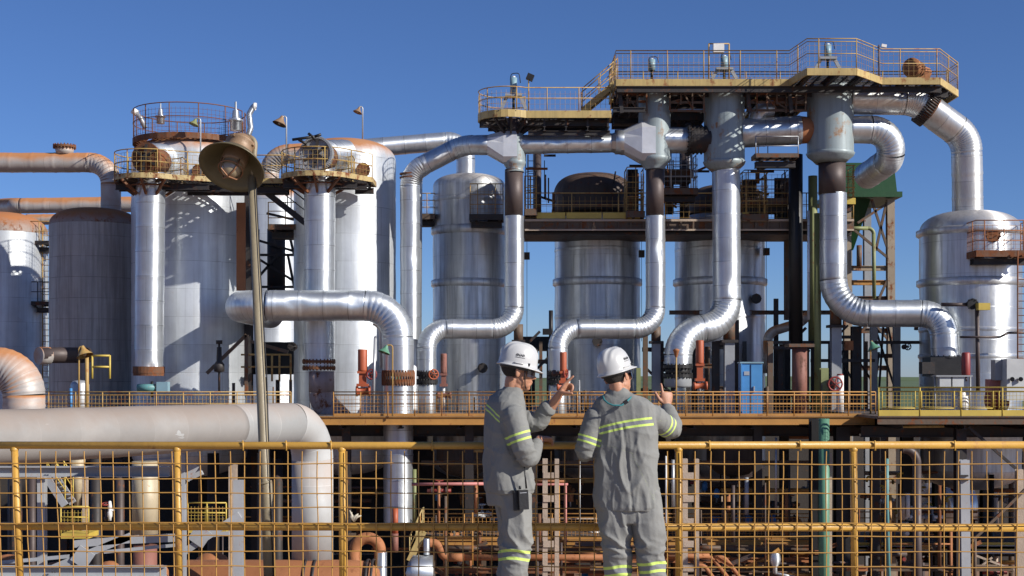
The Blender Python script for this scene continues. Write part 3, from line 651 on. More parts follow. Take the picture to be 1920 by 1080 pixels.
# left ring platforms
yelr = mat('rust eaten yellow fascia', (.42, .32, .14), .6, 0, rust=.5, rs=1.6, bump=.15)
def left_ring(cu, label, r_, v, right_u, Yc=59.3, rightY=60.2):
    cx_ = X(cu, Yc); rc_ = M(r_, Yc); z = Z(v, Yc-rc_)
    P = [(X(right_u, rightY), rightY+1.1), (cx_+rc_*.8, rightY+1.1)]+ringpts(cx_, Yc, rc_, 35, 322, 22)+[(X(right_u, rightY), rightY-.5)]
    def br(root):
        for k in range(9):
            a = math.radians(30+40*k)
            if -40 < ((k*40+30+180) % 360)-180 < 30: continue
            d = V(math.cos(a), math.sin(a), 0); c = V(cx_, Yc, z); r0 = M(28, Yc)
            MB().beam(c+d*r0-V(0, 0, .75), c+d*rc_*.97-V(0, 0, .2), .09, .12).build('bracket', rusty, root); MB().beam(c+d*r0-V(0, 0, .2), c+d*rc_*.97-V(0, 0, .18), .1, .14).build('bracket', brn, root)
        MB().sweep([c+V(math.cos(q*.3142)*rc_*.66, math.sin(q*.3142)*rc_*.66, -.4) for q in range(20)], .045, 5, closed=True).build('hoop', rusty, root)
        return root
    return br(platform('ring_platform', label, P, z, fh=.22, fascia=yelr, rails=[list(range(1, len(P)))], grate=.26, mesh=.2, railm=yelst, holes=[ringpts(cx_, Yc, M(27, Yc), 0, 330, 11)], cat='platform', mid=(.5,)))
left_ring(281, 'rust edged ring platform around the column pipe of the white clad tank', 64, 324, 470)
left_ring(599, 'rust edged ring platform around the column pipe with the toothed flange', 70, 320, 700)
PP = [(X(468, 60.2), 59.7), (X(540, 60.2), 59.7), (X(540, 60.2), 61.3), (X(468, 60.2), 61.3)]
platform('bridge_platform', 'narrow bridge between the two ring platforms behind the lamp pole', PP, Z(338, 60.2), fh=.22, rails=[[0, 1]], grate=.3, mesh=.2)
# rust ring platform on tank 1
cx_, cy_ = c1.x, 64.; Ro, Ri = M(103, 64), M(78, 64)
PT1 = ringpts(cx_, cy_, Ro, 0, 350, 35)
t = platform('ring_platform', 'rust brown ring platform with mesh railing on top of the white clad tank', PT1, Z(252, 62), fascia=rusty, fh=.26, rails=[list(range(36))], grate=.2, railm=rusty, holes=[ringpts(cx_, cy_, Ri, 0, 350, 35)], mesh=.2, rh=1.35, sp=1.25, under=rusty)
for a in (-115, -65, 5, 60, 120, 185): 
    p = V(cx_+Ri*1.1*math.cos(math.radians(a)), cy_+Ri*1.1*math.sin(math.radians(a)), 0); MB().beam(p+V(0, 0, Z(300, 64)), p+V(0, 0, Z(252, 62)-.2), .22, .22).build('leg', rusty, t)
MB().sweep([V(*p, Z(272, 62)) for p in ringpts(cx_, cy_, Ri*1.1, 0, 350, 30)], .05, 6, closed=True).build('lower_hoop', dark, t)
def vent(u, v, Y, label, up=True, fl=1):
    t = thing('vent_pipe', label, 'vent', W(u, v, Y)); 
    MB().sweep(poly([W(u, v, Y), W(u+7*fl, v-22, Y), W(u+4*fl, v-48, Y), W(u+12*fl, v-62, Y), W(u+16*fl, v-64, Y)], .25, 4), M(5.5, Y), 12).build('tube', alu, t)
    MB().cyl(W(u+12*fl, v-63, Y), W(u+17*fl, v-62, Y), M(7, Y), seg=12).build('cap', white, t)
vent(463, 262, 63, 'crooked silver vent pipe rising beyond the rust brown ring railing')
t = thing('vent_pipe', 'stubby white vent poking out at the far end of the rust brown ring railing', 'vent', W(266, 240, 63.5)); MB().sweep(poly([W(272, 240, 63.5), W(264, 222, 63.5), W(255, 212, 63.5)], .1, 3), M(4.5, 63.5), 10).build('tube', galv, t); MB().cyl(W(257, 213, 63.5), W(249, 207, 63.5), M(6, 63.5), seg=10).build('cap', white, t)
def pot(u, v, Y, label, s=1.):
    t = thing('relief_valve', label, 'valve', W(u, v, Y)); c = W(u, v, Y)
    MB().lathe(c, [(0, 0), (.26*s, 0), (.26*s, .42*s), (.34*s, .42*s), (.34*s, .5*s), (.18*s, .55*s), (.14*s, .9*s), (.05*s, .95*s), (.05*s, 1.3*s), (0, 1.3*s)], 16).build('body', alu, t)
pot(442, 245, 62, 'silver relief valve inside the ring railing beside the lamp head'); pot(301, 232, 62, 'small white relief valve inside the ring railing of the white clad tank', .7)

# ---------------------------------------------------------------- mid platform
Pm = [(X(984, 63), 63.0), (X(1000, 63), 63.0), (X(1600, 63), 63.0), (X(1600, 63), 66.5), (X(984, 63), 66.5)]
mz = Z(411, 63)
root = platform('mid_platform', 'long walkway crossing in front of the stained domes with pale yellow kick plates', Pm, mz, fascia=brn, fh=.55, rails=[[0, 1, 2]], grate=.35, mesh=.25, railm=yel, sp=2.1, rh=1.2)
MB().box(((Pm[0][0]+Pm[2][0])/2, 65, mz-.62), (Pm[2][0]-Pm[0][0], 3.4, .1)).build('soffit', dark, root)
b = MB()
for a_, c_ in ((1006, 1060), (1062, 1128), (1130, 1200), (1392, 1404)): b.box(((X(a_, 62.94)+X(c_, 62.94))/2, 62.94, mz+.16), (X(c_, 62.94)-X(a_, 62.94), .03, .28))
b.build('kick_plate', yelb, root)
mb = MB(); mb.box(((Pm[0][0]+Pm[2][0])/2, 62.9, mz-.06), (Pm[2][0]-Pm[0][0], .06, .1)); mb.box(((Pm[0][0]+Pm[2][0])/2, 62.9, mz-.5), (Pm[2][0]-Pm[0][0], .06, .08)); mb.build('edge_flange', conc, root)
for k in range(26): MB().box((Pm[0][0]+.3+k*.57, 62.9, mz-.28), (.07, .05, .36)).build('stiffener', brn, root)
for u in (1010, 1060, 1128, 1190, 1260, 1300, 1420, 1500): MB().beam(W(u, 418, 63), W(u-2, 433, 66), .12, .25).build('knee_brace', brn, root)
for lb, ua, ub, v, Y, rm, fz, hh in (('caged yellow balcony clinging to the first evaporator', 881, 943, 402, 65.2, yel, dark, 1.45), ('rusty caged balcony on the lone evaporator', 1830, 1935, 470, 58.8, rusto, rusty, 1.3), ('short yellow catwalk with ladder beside the arch pipe', 786, 815, 401, 67, yel, brn, 1.0), ('small yellow gallery left of the green hopper', 1586, 1603, 372, 62.5, orr, yelb, 1.5)):
    PP = [(X(ua, Y), Y), (X(ub, Y), Y), (X(ub, Y), Y+1.3), (X(ua, Y), Y+1.3)]
    platform('balcony', lb, PP, Z(v, Y), fh=.28, fascia=fz, rails=[[3, 0, 1, 2]], grate=.2, mesh=.2, railm=rm, rh=hh, mid=(.33, .66), sp=.9)
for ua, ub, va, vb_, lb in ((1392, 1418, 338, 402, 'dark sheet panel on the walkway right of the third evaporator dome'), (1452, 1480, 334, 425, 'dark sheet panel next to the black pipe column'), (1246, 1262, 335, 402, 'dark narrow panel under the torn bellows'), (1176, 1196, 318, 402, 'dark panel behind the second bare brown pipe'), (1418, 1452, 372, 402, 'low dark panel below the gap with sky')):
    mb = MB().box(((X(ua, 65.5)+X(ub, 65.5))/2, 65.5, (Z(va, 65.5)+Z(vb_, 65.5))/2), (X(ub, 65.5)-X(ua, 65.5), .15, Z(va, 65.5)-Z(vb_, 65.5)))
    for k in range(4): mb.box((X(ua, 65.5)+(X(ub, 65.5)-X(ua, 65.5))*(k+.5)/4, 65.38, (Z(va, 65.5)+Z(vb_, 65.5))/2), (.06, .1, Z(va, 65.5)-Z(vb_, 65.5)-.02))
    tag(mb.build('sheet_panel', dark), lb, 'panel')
for lb, ua, ub, v, Y, hh in (('small dark gallery with pale scaffold rails right of the second bare pipe', 1246, 1308, 353, 62.4, 1.6), ('yellow railed gallery at the left end of the long walkway', 984, 1006, 392, 62.6, 1.5), ('yellow gallery with tall posts left of the second bare pipe', 1176, 1208, 396, 62.5, 2.0), ('dim yellow gallery in front of the third evaporator dome', 1392, 1440, 402, 62.7, 1.9), ('high dark gallery below the torn bellows', 1246, 1300, 318, 64.6, 1.2), ('dark gallery with sky showing through right of the thick silver pipe', 1396, 1478, 372, 63.2, 1.3)):
    PP = [(X(ua, Y), Y), (X(ub, Y), Y), (X(ub, Y), Y+1.5), (X(ua, Y), Y+1.5)]
    platform('gallery', lb, PP, Z(v, Y), fh=.3, fascia=brn, rails=[[3, 0, 1, 2]], grate=.25, mesh=.25, railm=[galv, yel, brn][('yellow' in lb)+2*('sky' in lb)], rh=hh, mid=(.33, .66), sp=.9)
PP = [(X(503, 63), 63), (X(600, 63), 63), (X(600, 63), 65), (X(503, 63), 65)]
platform('catwalk', 'yellow railed catwalk deep between the two tall tanks', PP, Z(421, 63), fh=.25, fascia=brn, rails=[[0, 1]], grate=.3, mesh=0, railm=yel, mid=(.3, .6), sp=.8)
PP = [(X(56, 71), 71), (X(100, 71), 71), (X(100, 71), 72), (X(56, 71), 72)]
platform('ladder_landing', 'small dark landing between the orange domed tanks', PP, Z(452, 71), fh=.2, fascia=dark, rails=[[3, 0, 1]], grate=.2, mesh=0, railm=yel, mid=(.5,), sp=.7)
platform('ladder_landing', 'lower dark landing between the orange domed tanks', [(x, y-.2) for x, y in PP], Z(566, 71), fh=.2, fascia=dark, rails=[[3, 0, 1]], grate=.2, mesh=0, railm=dark, mid=(.5,), sp=.7)
def ladder(label, u0, v0, u1, v1, Y, wd=.5, m=yel, cageY=0):
    a, b_ = W(u0, v0, Y), W(u1, v1, Y); t = thing('ladder', label, 'ladder', b_); mb = MB(); d = V(wd, 0, 0)
    MB().cyl(a, b_, .035, seg=5).build('side_rail', m, t); MB().cyl(a+d, b_+d, .035, seg=5).build('side_rail', m, t)
    n = int((a-b_).length/.3)
    for k in range(n): p = b_.lerp(a, k/n); mb.wire(p, p+d, .018)
    mb.build('rungs', m, t)
    if cageY:
        mb = MB()
        for k in range(0, n, 3): p = b_.lerp(a, k/n)+d/2; mb.sweep([p+V(math.cos(q)*.4, -abs(math.sin(q))*.75, 0) for q in [math.pi*i/8 for i in range(9)]], .02, 4)
        for q in (1, 4, 7): o = V(math.cos(math.pi*q/8)*.4, -math.sin(math.pi*q/8)*.75, 0)+d/2; mb.wire(a+o, b_+o, .02)
        mb.build('safety_cage', m, t)
    return t
ladder('long yellow ladder between the two orange domed tanks', 80, 420, 80, 740, 71.5)
ladder('dark ladder rising to the lower landing beside the dull tank', 93, 460, 93, 700, 72.5, m=dark)
ladder('rusty ladder with cage on the lone evaporator edge', 1908, 470, 1908, 740, 58.6, m=rusty, cageY=0)
ladder('dark caged ladder standing behind the narrow separator', 990, 290, 990, 430, 67, m=blk, cageY=1)
ladder('dark caged ladder by the black bellows', 1262, 300, 1262, 400, 66, m=blk, cageY=1)
tag(MB().cyl(W(1008, 430, 66.5), W(1008, 288, 66.5), M(7, 66.5), seg=12).build('dark_pipe', bare), 'dark upright pipe beside the caged ladder behind the narrow separator', 'pipe')
tag(MB().cyl(W(1283, 430, 66), W(1283, 285, 66), M(9, 66), seg=12).build('dark_pipe', bare), 'dark upright pipe below the black bellows', 'pipe')
tag(MB().beam(W(1150, 345, 66), W(1154, 322, 66), .06, .3).build('bent_vent', dark), 'bent dark plate sticking up from the stained dome', 'plate')
for u, v in ((988, 480), (1203, 476), (1437, 472)):
    c = W(u, v, 66.5); t = thing('counterweight', {988: 'dark counterweight block hanging in the gap beside the first evaporator', 1203: 'dark counterweight block partly hidden by the dented silver pipe', 1437: 'dark counterweight block hanging clear of the third evaporator'}[u], 'counterweight', c, 'hanging counterweights')
    MB().box(c, (.27, .3, .34)).build('block', dark, t); MB().cyl(c+V(.0, 0, .15), W(u, 420, 66.5), .012, seg=4).build('cable', dark, t); MB().cyl(c-V(0, 0, .15), W(u, 640, 66.5), .012, seg=4).build('cable', dark, t)
rr2 = random.Random(11)
for k in range(48):
    u0, u1, va, vb_ = rr2.choice([(1244, 1330, 300, 405), (1392, 1512, 300, 420), (986, 1042, 290, 400), (1180, 1206, 310, 410), (1400, 1512, 200, 300)]); u = rr2.uniform(u0, u1); v = rr2.uniform(va, vb_-25); Y = rr2.uniform(63.5, 66.4); m_ = rr2.choice([dark, blk, brn, rusty])
    mb = MB().cyl(W(u, min(vb_, v+rr2.uniform(25, 80)), Y), W(u, v, Y), M(rr2.choice([.9, 1.5, 3]), Y), seg=6) if k % 2 else MB().beam(W(max(u0, u-22), v, Y), W(min(u1, u+22), v+rr2.choice([0, 0, 12, -12]), Y), .09, .1)
    tag(mb.build('dark_rod', m_), 'thin dark rod in the tangle around the long walkway', 'steelwork', 'thin dark rods tangled around the long walkway')
for u, v, Y, lb in ((1120, 640, 65.9, 'small dark nozzle on the evaporator behind the two workers'), (905, 690, 66, 'small dark nozzle low on the first evaporator'), (1418, 560, 66.3, 'small dark nozzle on the third evaporator')):
    t = thing('nozzle', lb, 'nozzle', W(u, v, Y)); MB().cyl(W(u, v, Y+.6), W(u, v, Y-.25), .14, seg=12).build('neck', alu, t); MB().flange(W(u, v, Y-.25), (0, -1, 0), .24, .07, 8).build('flange', dark, t)
tag(MB().ibeam(W(1255, 586, 66.2), W(1600, 586, 66.2), .2, .2).build('cross_beam', brn), 'thin brown beam crossing level behind the silver pipes', 'beam')
# ---------------------------------------------------------------- actuators and lamps on the high platforms
def actuator(u, vt, vb, Y, label, frame=True):
    t = thing('valve_actuator', label, 'actuator', W(u, vb, Y), 'blue cylinder actuators on the high platforms'); h = Z(vt, Y)-Z(vb, Y); c = W(u, vb, Y)
    MB().cyl(c+V(0, 0, h*.42), c+V(0, 0, h*.95), .16, seg=14).build('cylinder', lblue, t); MB().cyl(c, c+V(0, 0, h*.45), .06, seg=8).build('stem', blk, t)
    MB().cyl(c+V(.0, 0, h*.95), c+V(0, 0, h), .08, seg=8).build('cap', white, t)
    if frame:
        b = MB()
        for s_ in (-1, 1): b.beam(c+V(s_*.55, 0, 0), c+V(s_*.28, 0, h*.42), .1, .14)
        b.box(c+V(0, 0, h*.42), (.75, .4, .1)); b.build('yoke', gry, t)
    MB().sweep(poly([c+V(-.15, 0, h*.9), c+V(-.1, 0, h*1.08), c+V(.25, 0, h*1.1), c+V(.3, 0, h*.8)], .12, 4), .02, 5).build('air_hose', blk, t)
actuator(963, 143, 205, YS, 'blue grey actuator standing on the round end of the low high walkway')
actuator(1222, 110, 148, YS, 'pale blue actuator without yoke on the topmost platform', False)
actuator(1358, 104, 148, YS, 'blue actuator beneath the white box on the topmost platform')
actuator(1552, 82, 130, YS, 'blue actuator inside the jutting part of the topmost platform')
t = thing('sign_frame', 'white box held in a yellow frame above the topmost railing', 'equipment box', W(1329, 148, 60)); 
for u in (1329, 1367): MB().cyl(W(u, 148, 60), W(u, 82, 60), .035, seg=6).build('post', yel, t)
MB().cyl(W(1329, 82, 60), W(1367, 82, 60), .03, seg=6).build('crossbar', yel, t); MB().box(W(1347, 91, 60), (M(20, 60), .3, M(16, 60))).build('box', white, t)
def pole_lamp(u, vt, vb, Y, label, d=-1, sc=1., sm_=None, pm=galv, arm=8, rp=.035):
    t = thing('pole_lamp', label, 'lamp', W(u, vb, Y), None); a = W(u, vb, Y); b_ = W(u, vt, Y); e = b_+V(d*M(arm, Y), 0, 0)
    MB().sweep(poly([a, b_, e, e-V(0, 0, .12)], .1, 4), rp, 6).build('pole', pm, t)
    q = e-V(0, 0, .1); axd = V(d*.35, -.2, -1)
    MB().lathe(q, [(.06*sc, -.12*sc), (.1*sc, 0), (.13*sc, .05), (.3*sc, .26*sc), (.31*sc, .27*sc), (.11*sc, .07)], 16, axd).build('lamp_shade', sm_ or lampc, t)
    MB().lathe(q, [(.07*sc, .08*sc), (.09*sc, .18*sc), (.05*sc, .26*sc), (0, .28*sc)], 10, axd).build('bulb_glass', glass, t)
pole_lamp(537, 218, 330, 58.5, 'thin lamp post on the ring platform left of the toothed flange', arm=9, sc=1.)
pole_lamp(680, 200, 266, 63, 'thin lamp post standing alone on top of the bright tank', arm=7, sc=.7)
pole_lamp(376, 222, 330, 61, 'small pale green lamp in front of the rust brown ring railing', arm=10, sc=.75, sm_=gy)
pole_lamp(736, 647, 780, 55.8, 'green shaded lamp on a thin post before the great elbow pipe', arm=12, sc=.85, sm_=gpipe, pm=yel)
pole_lamp(148, 650, 780, 55.8, 'dusty yellow lamp on an ochre post above the big pale pipe', d=1, arm=8, sc=1.1, sm_=yel, pm=yel)
pole_lamp(1632, 640, 780, 56, 'grey green lamp beside the steel frame near the yellow deck', d=1, arm=3, sc=.9, sm_=gpipe, pm=yel)
t = thing('thin_post', 'thin rusted yellow post with a corroded tip beside the pointing hand', 'post', W(1268, 778, 55.9)); MB().cyl(W(1268, 778, 55.9), W(1268, 655, 55.9), .035, seg=6).build('pole', yel, t); MB().lathe(W(1268, 656, 55.9), [(.05, -.3), (.12, -.05), (.15, 0), (.04, .05)], 8).build('tip', rusto, t)
c = W(994, 145, 60.5); t = thing('floodlight', 'black floodlight on a thin post over the low high walkway', 'floodlight', W(990, 205, 60.5)); MB().cyl(W(991, 208, 60.5), W(991, 137, 60.5), .03, seg=6).build('pole', yel, t); MB().box(c, (.3, .3, .26), Matrix.Rotation(.4, 3, 'Y')).build('head', blk, t)
c = W(1652, 86, 58.8); t = thing('camera_head', 'small white device on the corner post of the topmost railing', 'device', W(1648, 100, 58.8)); MB().cyl(W(1648, 148, 59), W(1648, 84, 58.8), .03, seg=6).build('pole', brn, t); MB().box(c+V(.12, 0, 0), (.22, .12, .12), Matrix.Rotation(.2, 3, 'Y')).build('head', white, t)
# rusty motor drum on platform end
c = W(1707, 127, 60.6); ax = V(.62, -.75, -.22).normalized()*-1
t = thing('motor', 'rust orange motor lying on the end of the topmost platform', 'motor', W(1725, 147, 60.6)); p = W(1708, 126, 60.2); q = W(1745, 140, 61.6); ax = (q-p).normalized()
MB().lathe(p, [(0, 0), (.42, 0), (.42, .12), (.33, .14), (.33, .75), (.25, .8), (.25, 1.5), (0, 1.5)], 20, ax).build('casing', rusto, t)
b = MB()
for k in range(3): b.lathe(p+ax*(.2+.2*k), [(.33, 0), (.37, .02), (.37, .07), (.33, .09)], 20, ax)
b.build('ribs', rusty, t); MB().box(W(1722, 143, 60.8), (.9, .5, .25)).build('base', rusto, t)
# ---------------------------------------------------------------- main deck
YD = 56.0; dz = Z(780, YD)
def deck(name, label, x0, x1, y0, y1, z, fasc, floor_m, cat='platform', cols=(), th=.34, rails=None, **k):
    root = thing(name, label, cat, (x0, y0, z-th))
    MB().box(((x0+x1)/2, (y0+y1)/2, z-.06), (x1-x0, y1-y0-.1, .1)).build('floor_plate', floor_m, root)
    MB().ibeam(V(x0, y0, z-th/2-.02), V(x1, y0, z-th/2-.02), .16, th).build('edge_beam', fasc, root)
    b = MB(); x = x0+1
    while x < x1: b.ibeam(V(x, y0+.1, z-.32), V(x, y1-.1, z-.32), .2, .4); x += 2.4
    for yy in (y0+2.5, y0+6, y1-1): b.ibeam(V(x0, yy, z-.7), V(x1, yy, z-.7), .25, .45)
    b.build('floor_beam', dark, root)
    for (px, py, m_, wd) in cols: MB().ibeam(V(px, py, z-.15), V(px, py, GZ), wd, wd, .05).build('column', m_, root)
    return root
root = deck('plant_deck', 'long main plant deck with ochre railing running behind both workers', X(40, YD), X(1640, YD), YD, 77, dz, orr, floorm,
            cols=[(X(u, 57.5), 57.5, dark, .35) for u in (650, 880, 1000, 1420, 1640)]+[(X(u, 66), 66, dark, .4) for u in (120, 480, 760, 1000, 1240, 1470)])
railing(root, [V(X(40, YD), YD+.05, dz), V(X(545, YD), YD+.05, dz)], .98, yel, 1.13, mesh=.15, mid=(.5, .88), wr=.007)
railing(root, [V(X(625, YD), YD+.05, dz), V(X(1642, YD), YD+.05, dz)], .98, orr, 1.13, mesh=.15, mid=(.5, .88), wr=.007, kick=orr, kh=.1)
YR = 53.0; rz = Z(780, YR)
root = deck('plant_deck', 'nearer deck with bright yellow kick plates and framed mesh railing', X(1645, YR), X(2500, YR), YR, 66, rz, brn, floorm, cols=[(X(u, 54), 54, dark, .4) for u in (1800, 1960)]+[(X(u, 63), 63, blk, .5) for u in (1700, 1760, 1850, 1930)], th=.3)  # lengthened past the right of view to keep sun off the evaporator bottom
railing(root, [V(X(1648, YR), YR+.05, rz), V(X(2500, YR), YR+.05, rz)], 1.1, yelb, 1.54, mesh=.14, mid=(.86,), wr=.007, kick=yelb, kh=.22, r=.03)
b = MB()
for k in range(5):
    x = X(1648, YR)+k*1.5
    for dx in (.13, 1.4): b.cyl(V(x+dx, YR+.02, rz+.3), V(x+dx, YR+.02, rz+.96), .022, seg=5)
    b.cyl(V(x+.13, YR+.02, rz+.3), V(x+1.4, YR+.02, rz+.3), .022, seg=5)
b.build('panel_frame', yelb, root)

# ---------------------------------------------------------------- steelwork between the separators and the right
def column(u, v0, v1, Y, wpx, label, m=dark, name='steel_column', kind='I', grp=None, u2=None):
    a, b_ = W(u, v0, Y), W(u2 or u, v1, Y); w_ = M(wpx, Y); mb = MB()
    if kind == 'O': mb.cyl(b_, a, w_/2, seg=20)
    else: mb.ibeam(b_, a, w_, w_, .05)
    return tag(mb.build(name, m), label, 'column', grp)
column(1492, 290, 645, 62.6, 26, 'thick black pipe column rising beside the widest separator', blk, 'pipe_column', 'O')
prust = mat('pinkish rust primer', (.22, .09, .065), .65, .05, rust=.45, rs=.8, rustcol=(.1, .05, .035), streak=.3, bump=.12)
t = thing('pipe_column', 'thick rust pink pipe column below the black one', 'column', W(1499, 776, 60)); MB().cyl(W(1499, 776, 60), W(1499, 652, 60), M(14, 60), seg=24).build('tube', prust, t); MB().box(W(1499, 648, 60), (1.1, 1.0, .14)).build('cap_plate', brn, t)
column(1524, 330, 640, 62.8, 17, 'dark olive pipe column behind the silver bend', gy, 'pipe_column', 'O')
column(1533, 400, 775, 61.9, 13, 'yellow green pipe column next to the silver bend', gy, 'pipe_column', 'O')
column(1516, 395, 600, 61.2, 5, 'slim silver pipe standing between black and green columns', alu, 'pipe_column', 'O', u2=1516)
column(1478, 425, 600, 66.3, 14, 'brown beam column in the gap right of the third evaporator', brn)
pipe('elbow_pipe', 'small dusty silver elbow pipe behind the rust pink column', 'pipe', [W(1440, 700, 65), W(1440, 624, 65), W(1500, 605, 65), W(1517, 590, 65)], M(9, 65), .5, aluR, aluRE)
for u, v0, v1, Y, wp, lb, mm in ((1444, 640, 775, 60.2, 10, 'brown post left of the rust pink column', brn), (1463, 650, 775, 63, 9, 'dark post just behind the rust pink column', dark), (1545, 690, 775, 60.5, 14, 'olive post with rust right of the rust pink column', gy),
        (1605, 612, 775, 63, 17, 'dark mottled column in the gap before the fields', dark), (1638, 612, 775, 64, 12, 'grey column nearest the grey green lamp', gry), (1681, 610, 775, 64, 12, 'grey column under the level run of the thick silver pipe', gry), (1585, 640, 775, 66, 10, 'dark thin column behind the handwheel', dark),
        (1197, 690, 740, 60, 8, 'pale green stained post right of the second helmet', gy), (1290, 640, 775, 61.5, 7, 'dark post behind the thin rusted post', dark), (1342, 640, 775, 61.5, 13, 'dark column beside the red cylinder', dark), (1410, 700, 775, 62, 8, 'brown post right of the blue cabinet', brn)):
    column(u, v0, v1, Y, wp, lb, mm, 'steel_post')
def braces(label, segs, Y, wpx, m=dark, name='cross_brace'):
    mb = MB()
    for (a, b_) in segs: mb.beam(W(*a, Y), W(*b_, Y), M(wpx, Y), M(wpx, Y))
    return tag(mb.build(name, m), label, 'brace')
braces('dark crossed braces against the sky right of the grey green lamp', [((1640, 612), (1680, 735)), ((1656, 612), (1648, 735)), ((1665, 612), (1682, 700)), ((1648, 660), (1640, 735))], 65, 3.5)
braces('dark diagonal braces over the far fields', [((1570, 660), (1602, 720)), ((1612, 680), (1645, 730)), ((1545, 720), (1585, 650)), ((1590, 610), (1560, 640))], 64.5, 3.5)
braces('dark level beams tying the columns at mid height', [((1440, 642), (1580, 642)), ((1440, 652), (1530, 652)), ((1560, 632), (1600, 632)), ((1640, 642), (1760, 642)), ((1520, 676), (1640, 676))], 62.5, 6)
tag(MB().box(W(1591, 648, 62), (.36, .3, .42)).build('junction_box', rusto), 'small orange brown box on the steelwork below the silver bend', 'box')
for k, (u, Y, wp, v0) in enumerate(((1455, 66, 8, 560), (1475, 68, 12, 640), (1512, 64.5, 9, 655), (1526, 66, 10, 650), (1558, 65, 9, 640), (1623, 66, 7, 640), (1262, 64, 8, 640), (1302, 64, 10, 620), (1326, 65, 9, 650), (1380, 64, 10, 600), (1396, 63, 7, 640), (1210, 64, 9, 620), (1238, 65, 12, 640), (992, 66, 8, 650), (1014, 67, 6, 640))):
    mb = MB().ibeam(W(u, 775, Y), W(u, v0, Y), M(wp, Y), M(wp, Y), .05); tag(mb.build('back_column', [dark, blk, brn][k % 3]), 'dark steel column in the thicket behind the main deck', 'column', 'dark columns of the thicket behind the main deck')
for k in range(26):
    u = random.choice([random.uniform(1190, 1250), random.uniform(1290, 1345), random.uniform(1370, 1560), random.uniform(1370, 1640), random.uniform(985, 1030)]); v = random.uniform(640, 745); Y = random.uniform(62.5, 67); L_ = random.uniform(14, 50)
    if k % 3 == 0: mb = MB().beam(W(u, v, Y), W(u+L_, v+random.choice([-1, 1])*L_, Y), .12, .12)
    else: mb = MB().ibeam(W(u, v, Y), W(u+L_, v, Y), .16, .2)
    tag(mb.build('back_beam', [dark, brn, blk][k % 3]), 'dark steel beam in the thicket behind the main deck', 'beam', 'dark beams of the thicket behind the main deck')
# green hopper on its tower
Yh = 70.8
t = thing('hopper', 'dark green steel hopper narrowing to a bright green spout on a tower', 'hopper', W(1617, 480, Yh))
def rect(u0, u1, v, y0, y1, Y=Yh): return [V(X(u0, Y), y0, Z(v, Y)), V(X(u1, Y), y0, Z(v, Y)), V(X(u1, Y), y1, Z(v, Y)), V(X(u0, Y), y1, Z(v, Y))]
MB().loft([rect(1584, 1678, 304, 71, 75), rect(1580, 1684, 358, 71, 75)], sm=False).build('bin', green, t)
MB().loft([rect(1560, 1690, 360, 70.6, 75.4), rect(1560, 1690, 370, 70.6, 75.4)], sm=False).build('flange', green, t)
MB().loft([rect(1570, 1640, 370, 71.6, 74.4), rect(1606, 1618, 462, 72.8, 73.4)][::-1], sm=False).build('cone', green, t)
MB().cyl(W(1611, 500, Yh), W(1611, 460, Yh), M(5, Yh), seg=12).build('spout', brn, t)
def tower():
    t = thing('support_tower', 'brown steel tower with braces carrying the green hopper', 'tower', W(1640, 740, Yh))
    tan = mat('tan steel paint', (.3, .24, .17), .65, 0, rust=.4, rs=1, bump=.1)
    for u, y in ((1594, 71.2), (1676, 71.2), (1668, 75), (1630, 75)): MB().ibeam(V(X(u, Yh), y, GZ), V(X(u-3, Yh), y, Z(372, Yh)), .38, .38, .04).build('leg', tan if y < 72 else gry, t)
    for v, mm in ((503, tan), (530, orr), (560, brn), (620, brn), (690, brn)): MB().ibeam(W(1592, v, 71.2), W(1674, v, 71.2), .2, .26).build('girt', mm, t)
    b = MB()
    for s_ in (((1600, 430), (1668, 486)), ((1608, 418), (1660, 384)), ((1634, 374), (1672, 490)), ((1662, 380), (1642, 470)), ((1648, 560), (1666, 520)), ((1600, 640), (1668, 560)), ((1600, 560), (1668, 640))): b.beam(W(*s_[0], 71.1), W(*s_[1], 71.1), .12, .12)
    b.build('brace', brn, t)
tower()
pipe('side_pipe', 'olive pipe bending down inside the hopper tower', 'pipe', [W(1585, 428, 70.6), W(1638, 428, 70.6), W(1639, 560, 70.6)], M(3.6, 70.6), .3, gy, gy)
tag(MB().lathe(W(1721, 563, 64), [(0, 0), (.25, 0), (.1, .5), (.1, 1.4)], 14, (0, .2, -1)).build('dark_horn', bare), 'brown cone shaped nozzle left of the lone evaporator', 'nozzle')
# lone evaporator fittings
t = thing('sight_glass_arm', 'brown pipe arm with yellow box crossing the lone evaporator', 'instrument', W(1832, 690, 59.2)); MB().cyl(W(1765, 571, 59.4), W(1822, 571, 59.4), .08, seg=10).build('arm', bare, t); MB().flange(W(1823, 570, 59.3), (0, -1, 0), M(10, 59.3), .15, 10, .03).build('disc', blk, t); MB().cyl(W(1832, 575, 59.2), W(1834, 735, 59.2), .09, seg=10).build('standpipe', bare, t); MB().box(W(1843, 575, 59), (.5, .4, .3)).build('box', yelb, t)
pipe('drain_pipe', 'thin brown handrail pipe running round the lone evaporator', 'pipe', [W(1800, 632, 59), W(1875, 632, 59), W(1890, 624, 59), W(1925, 624, 59)], .05, .2, bare, bare, seg=8)
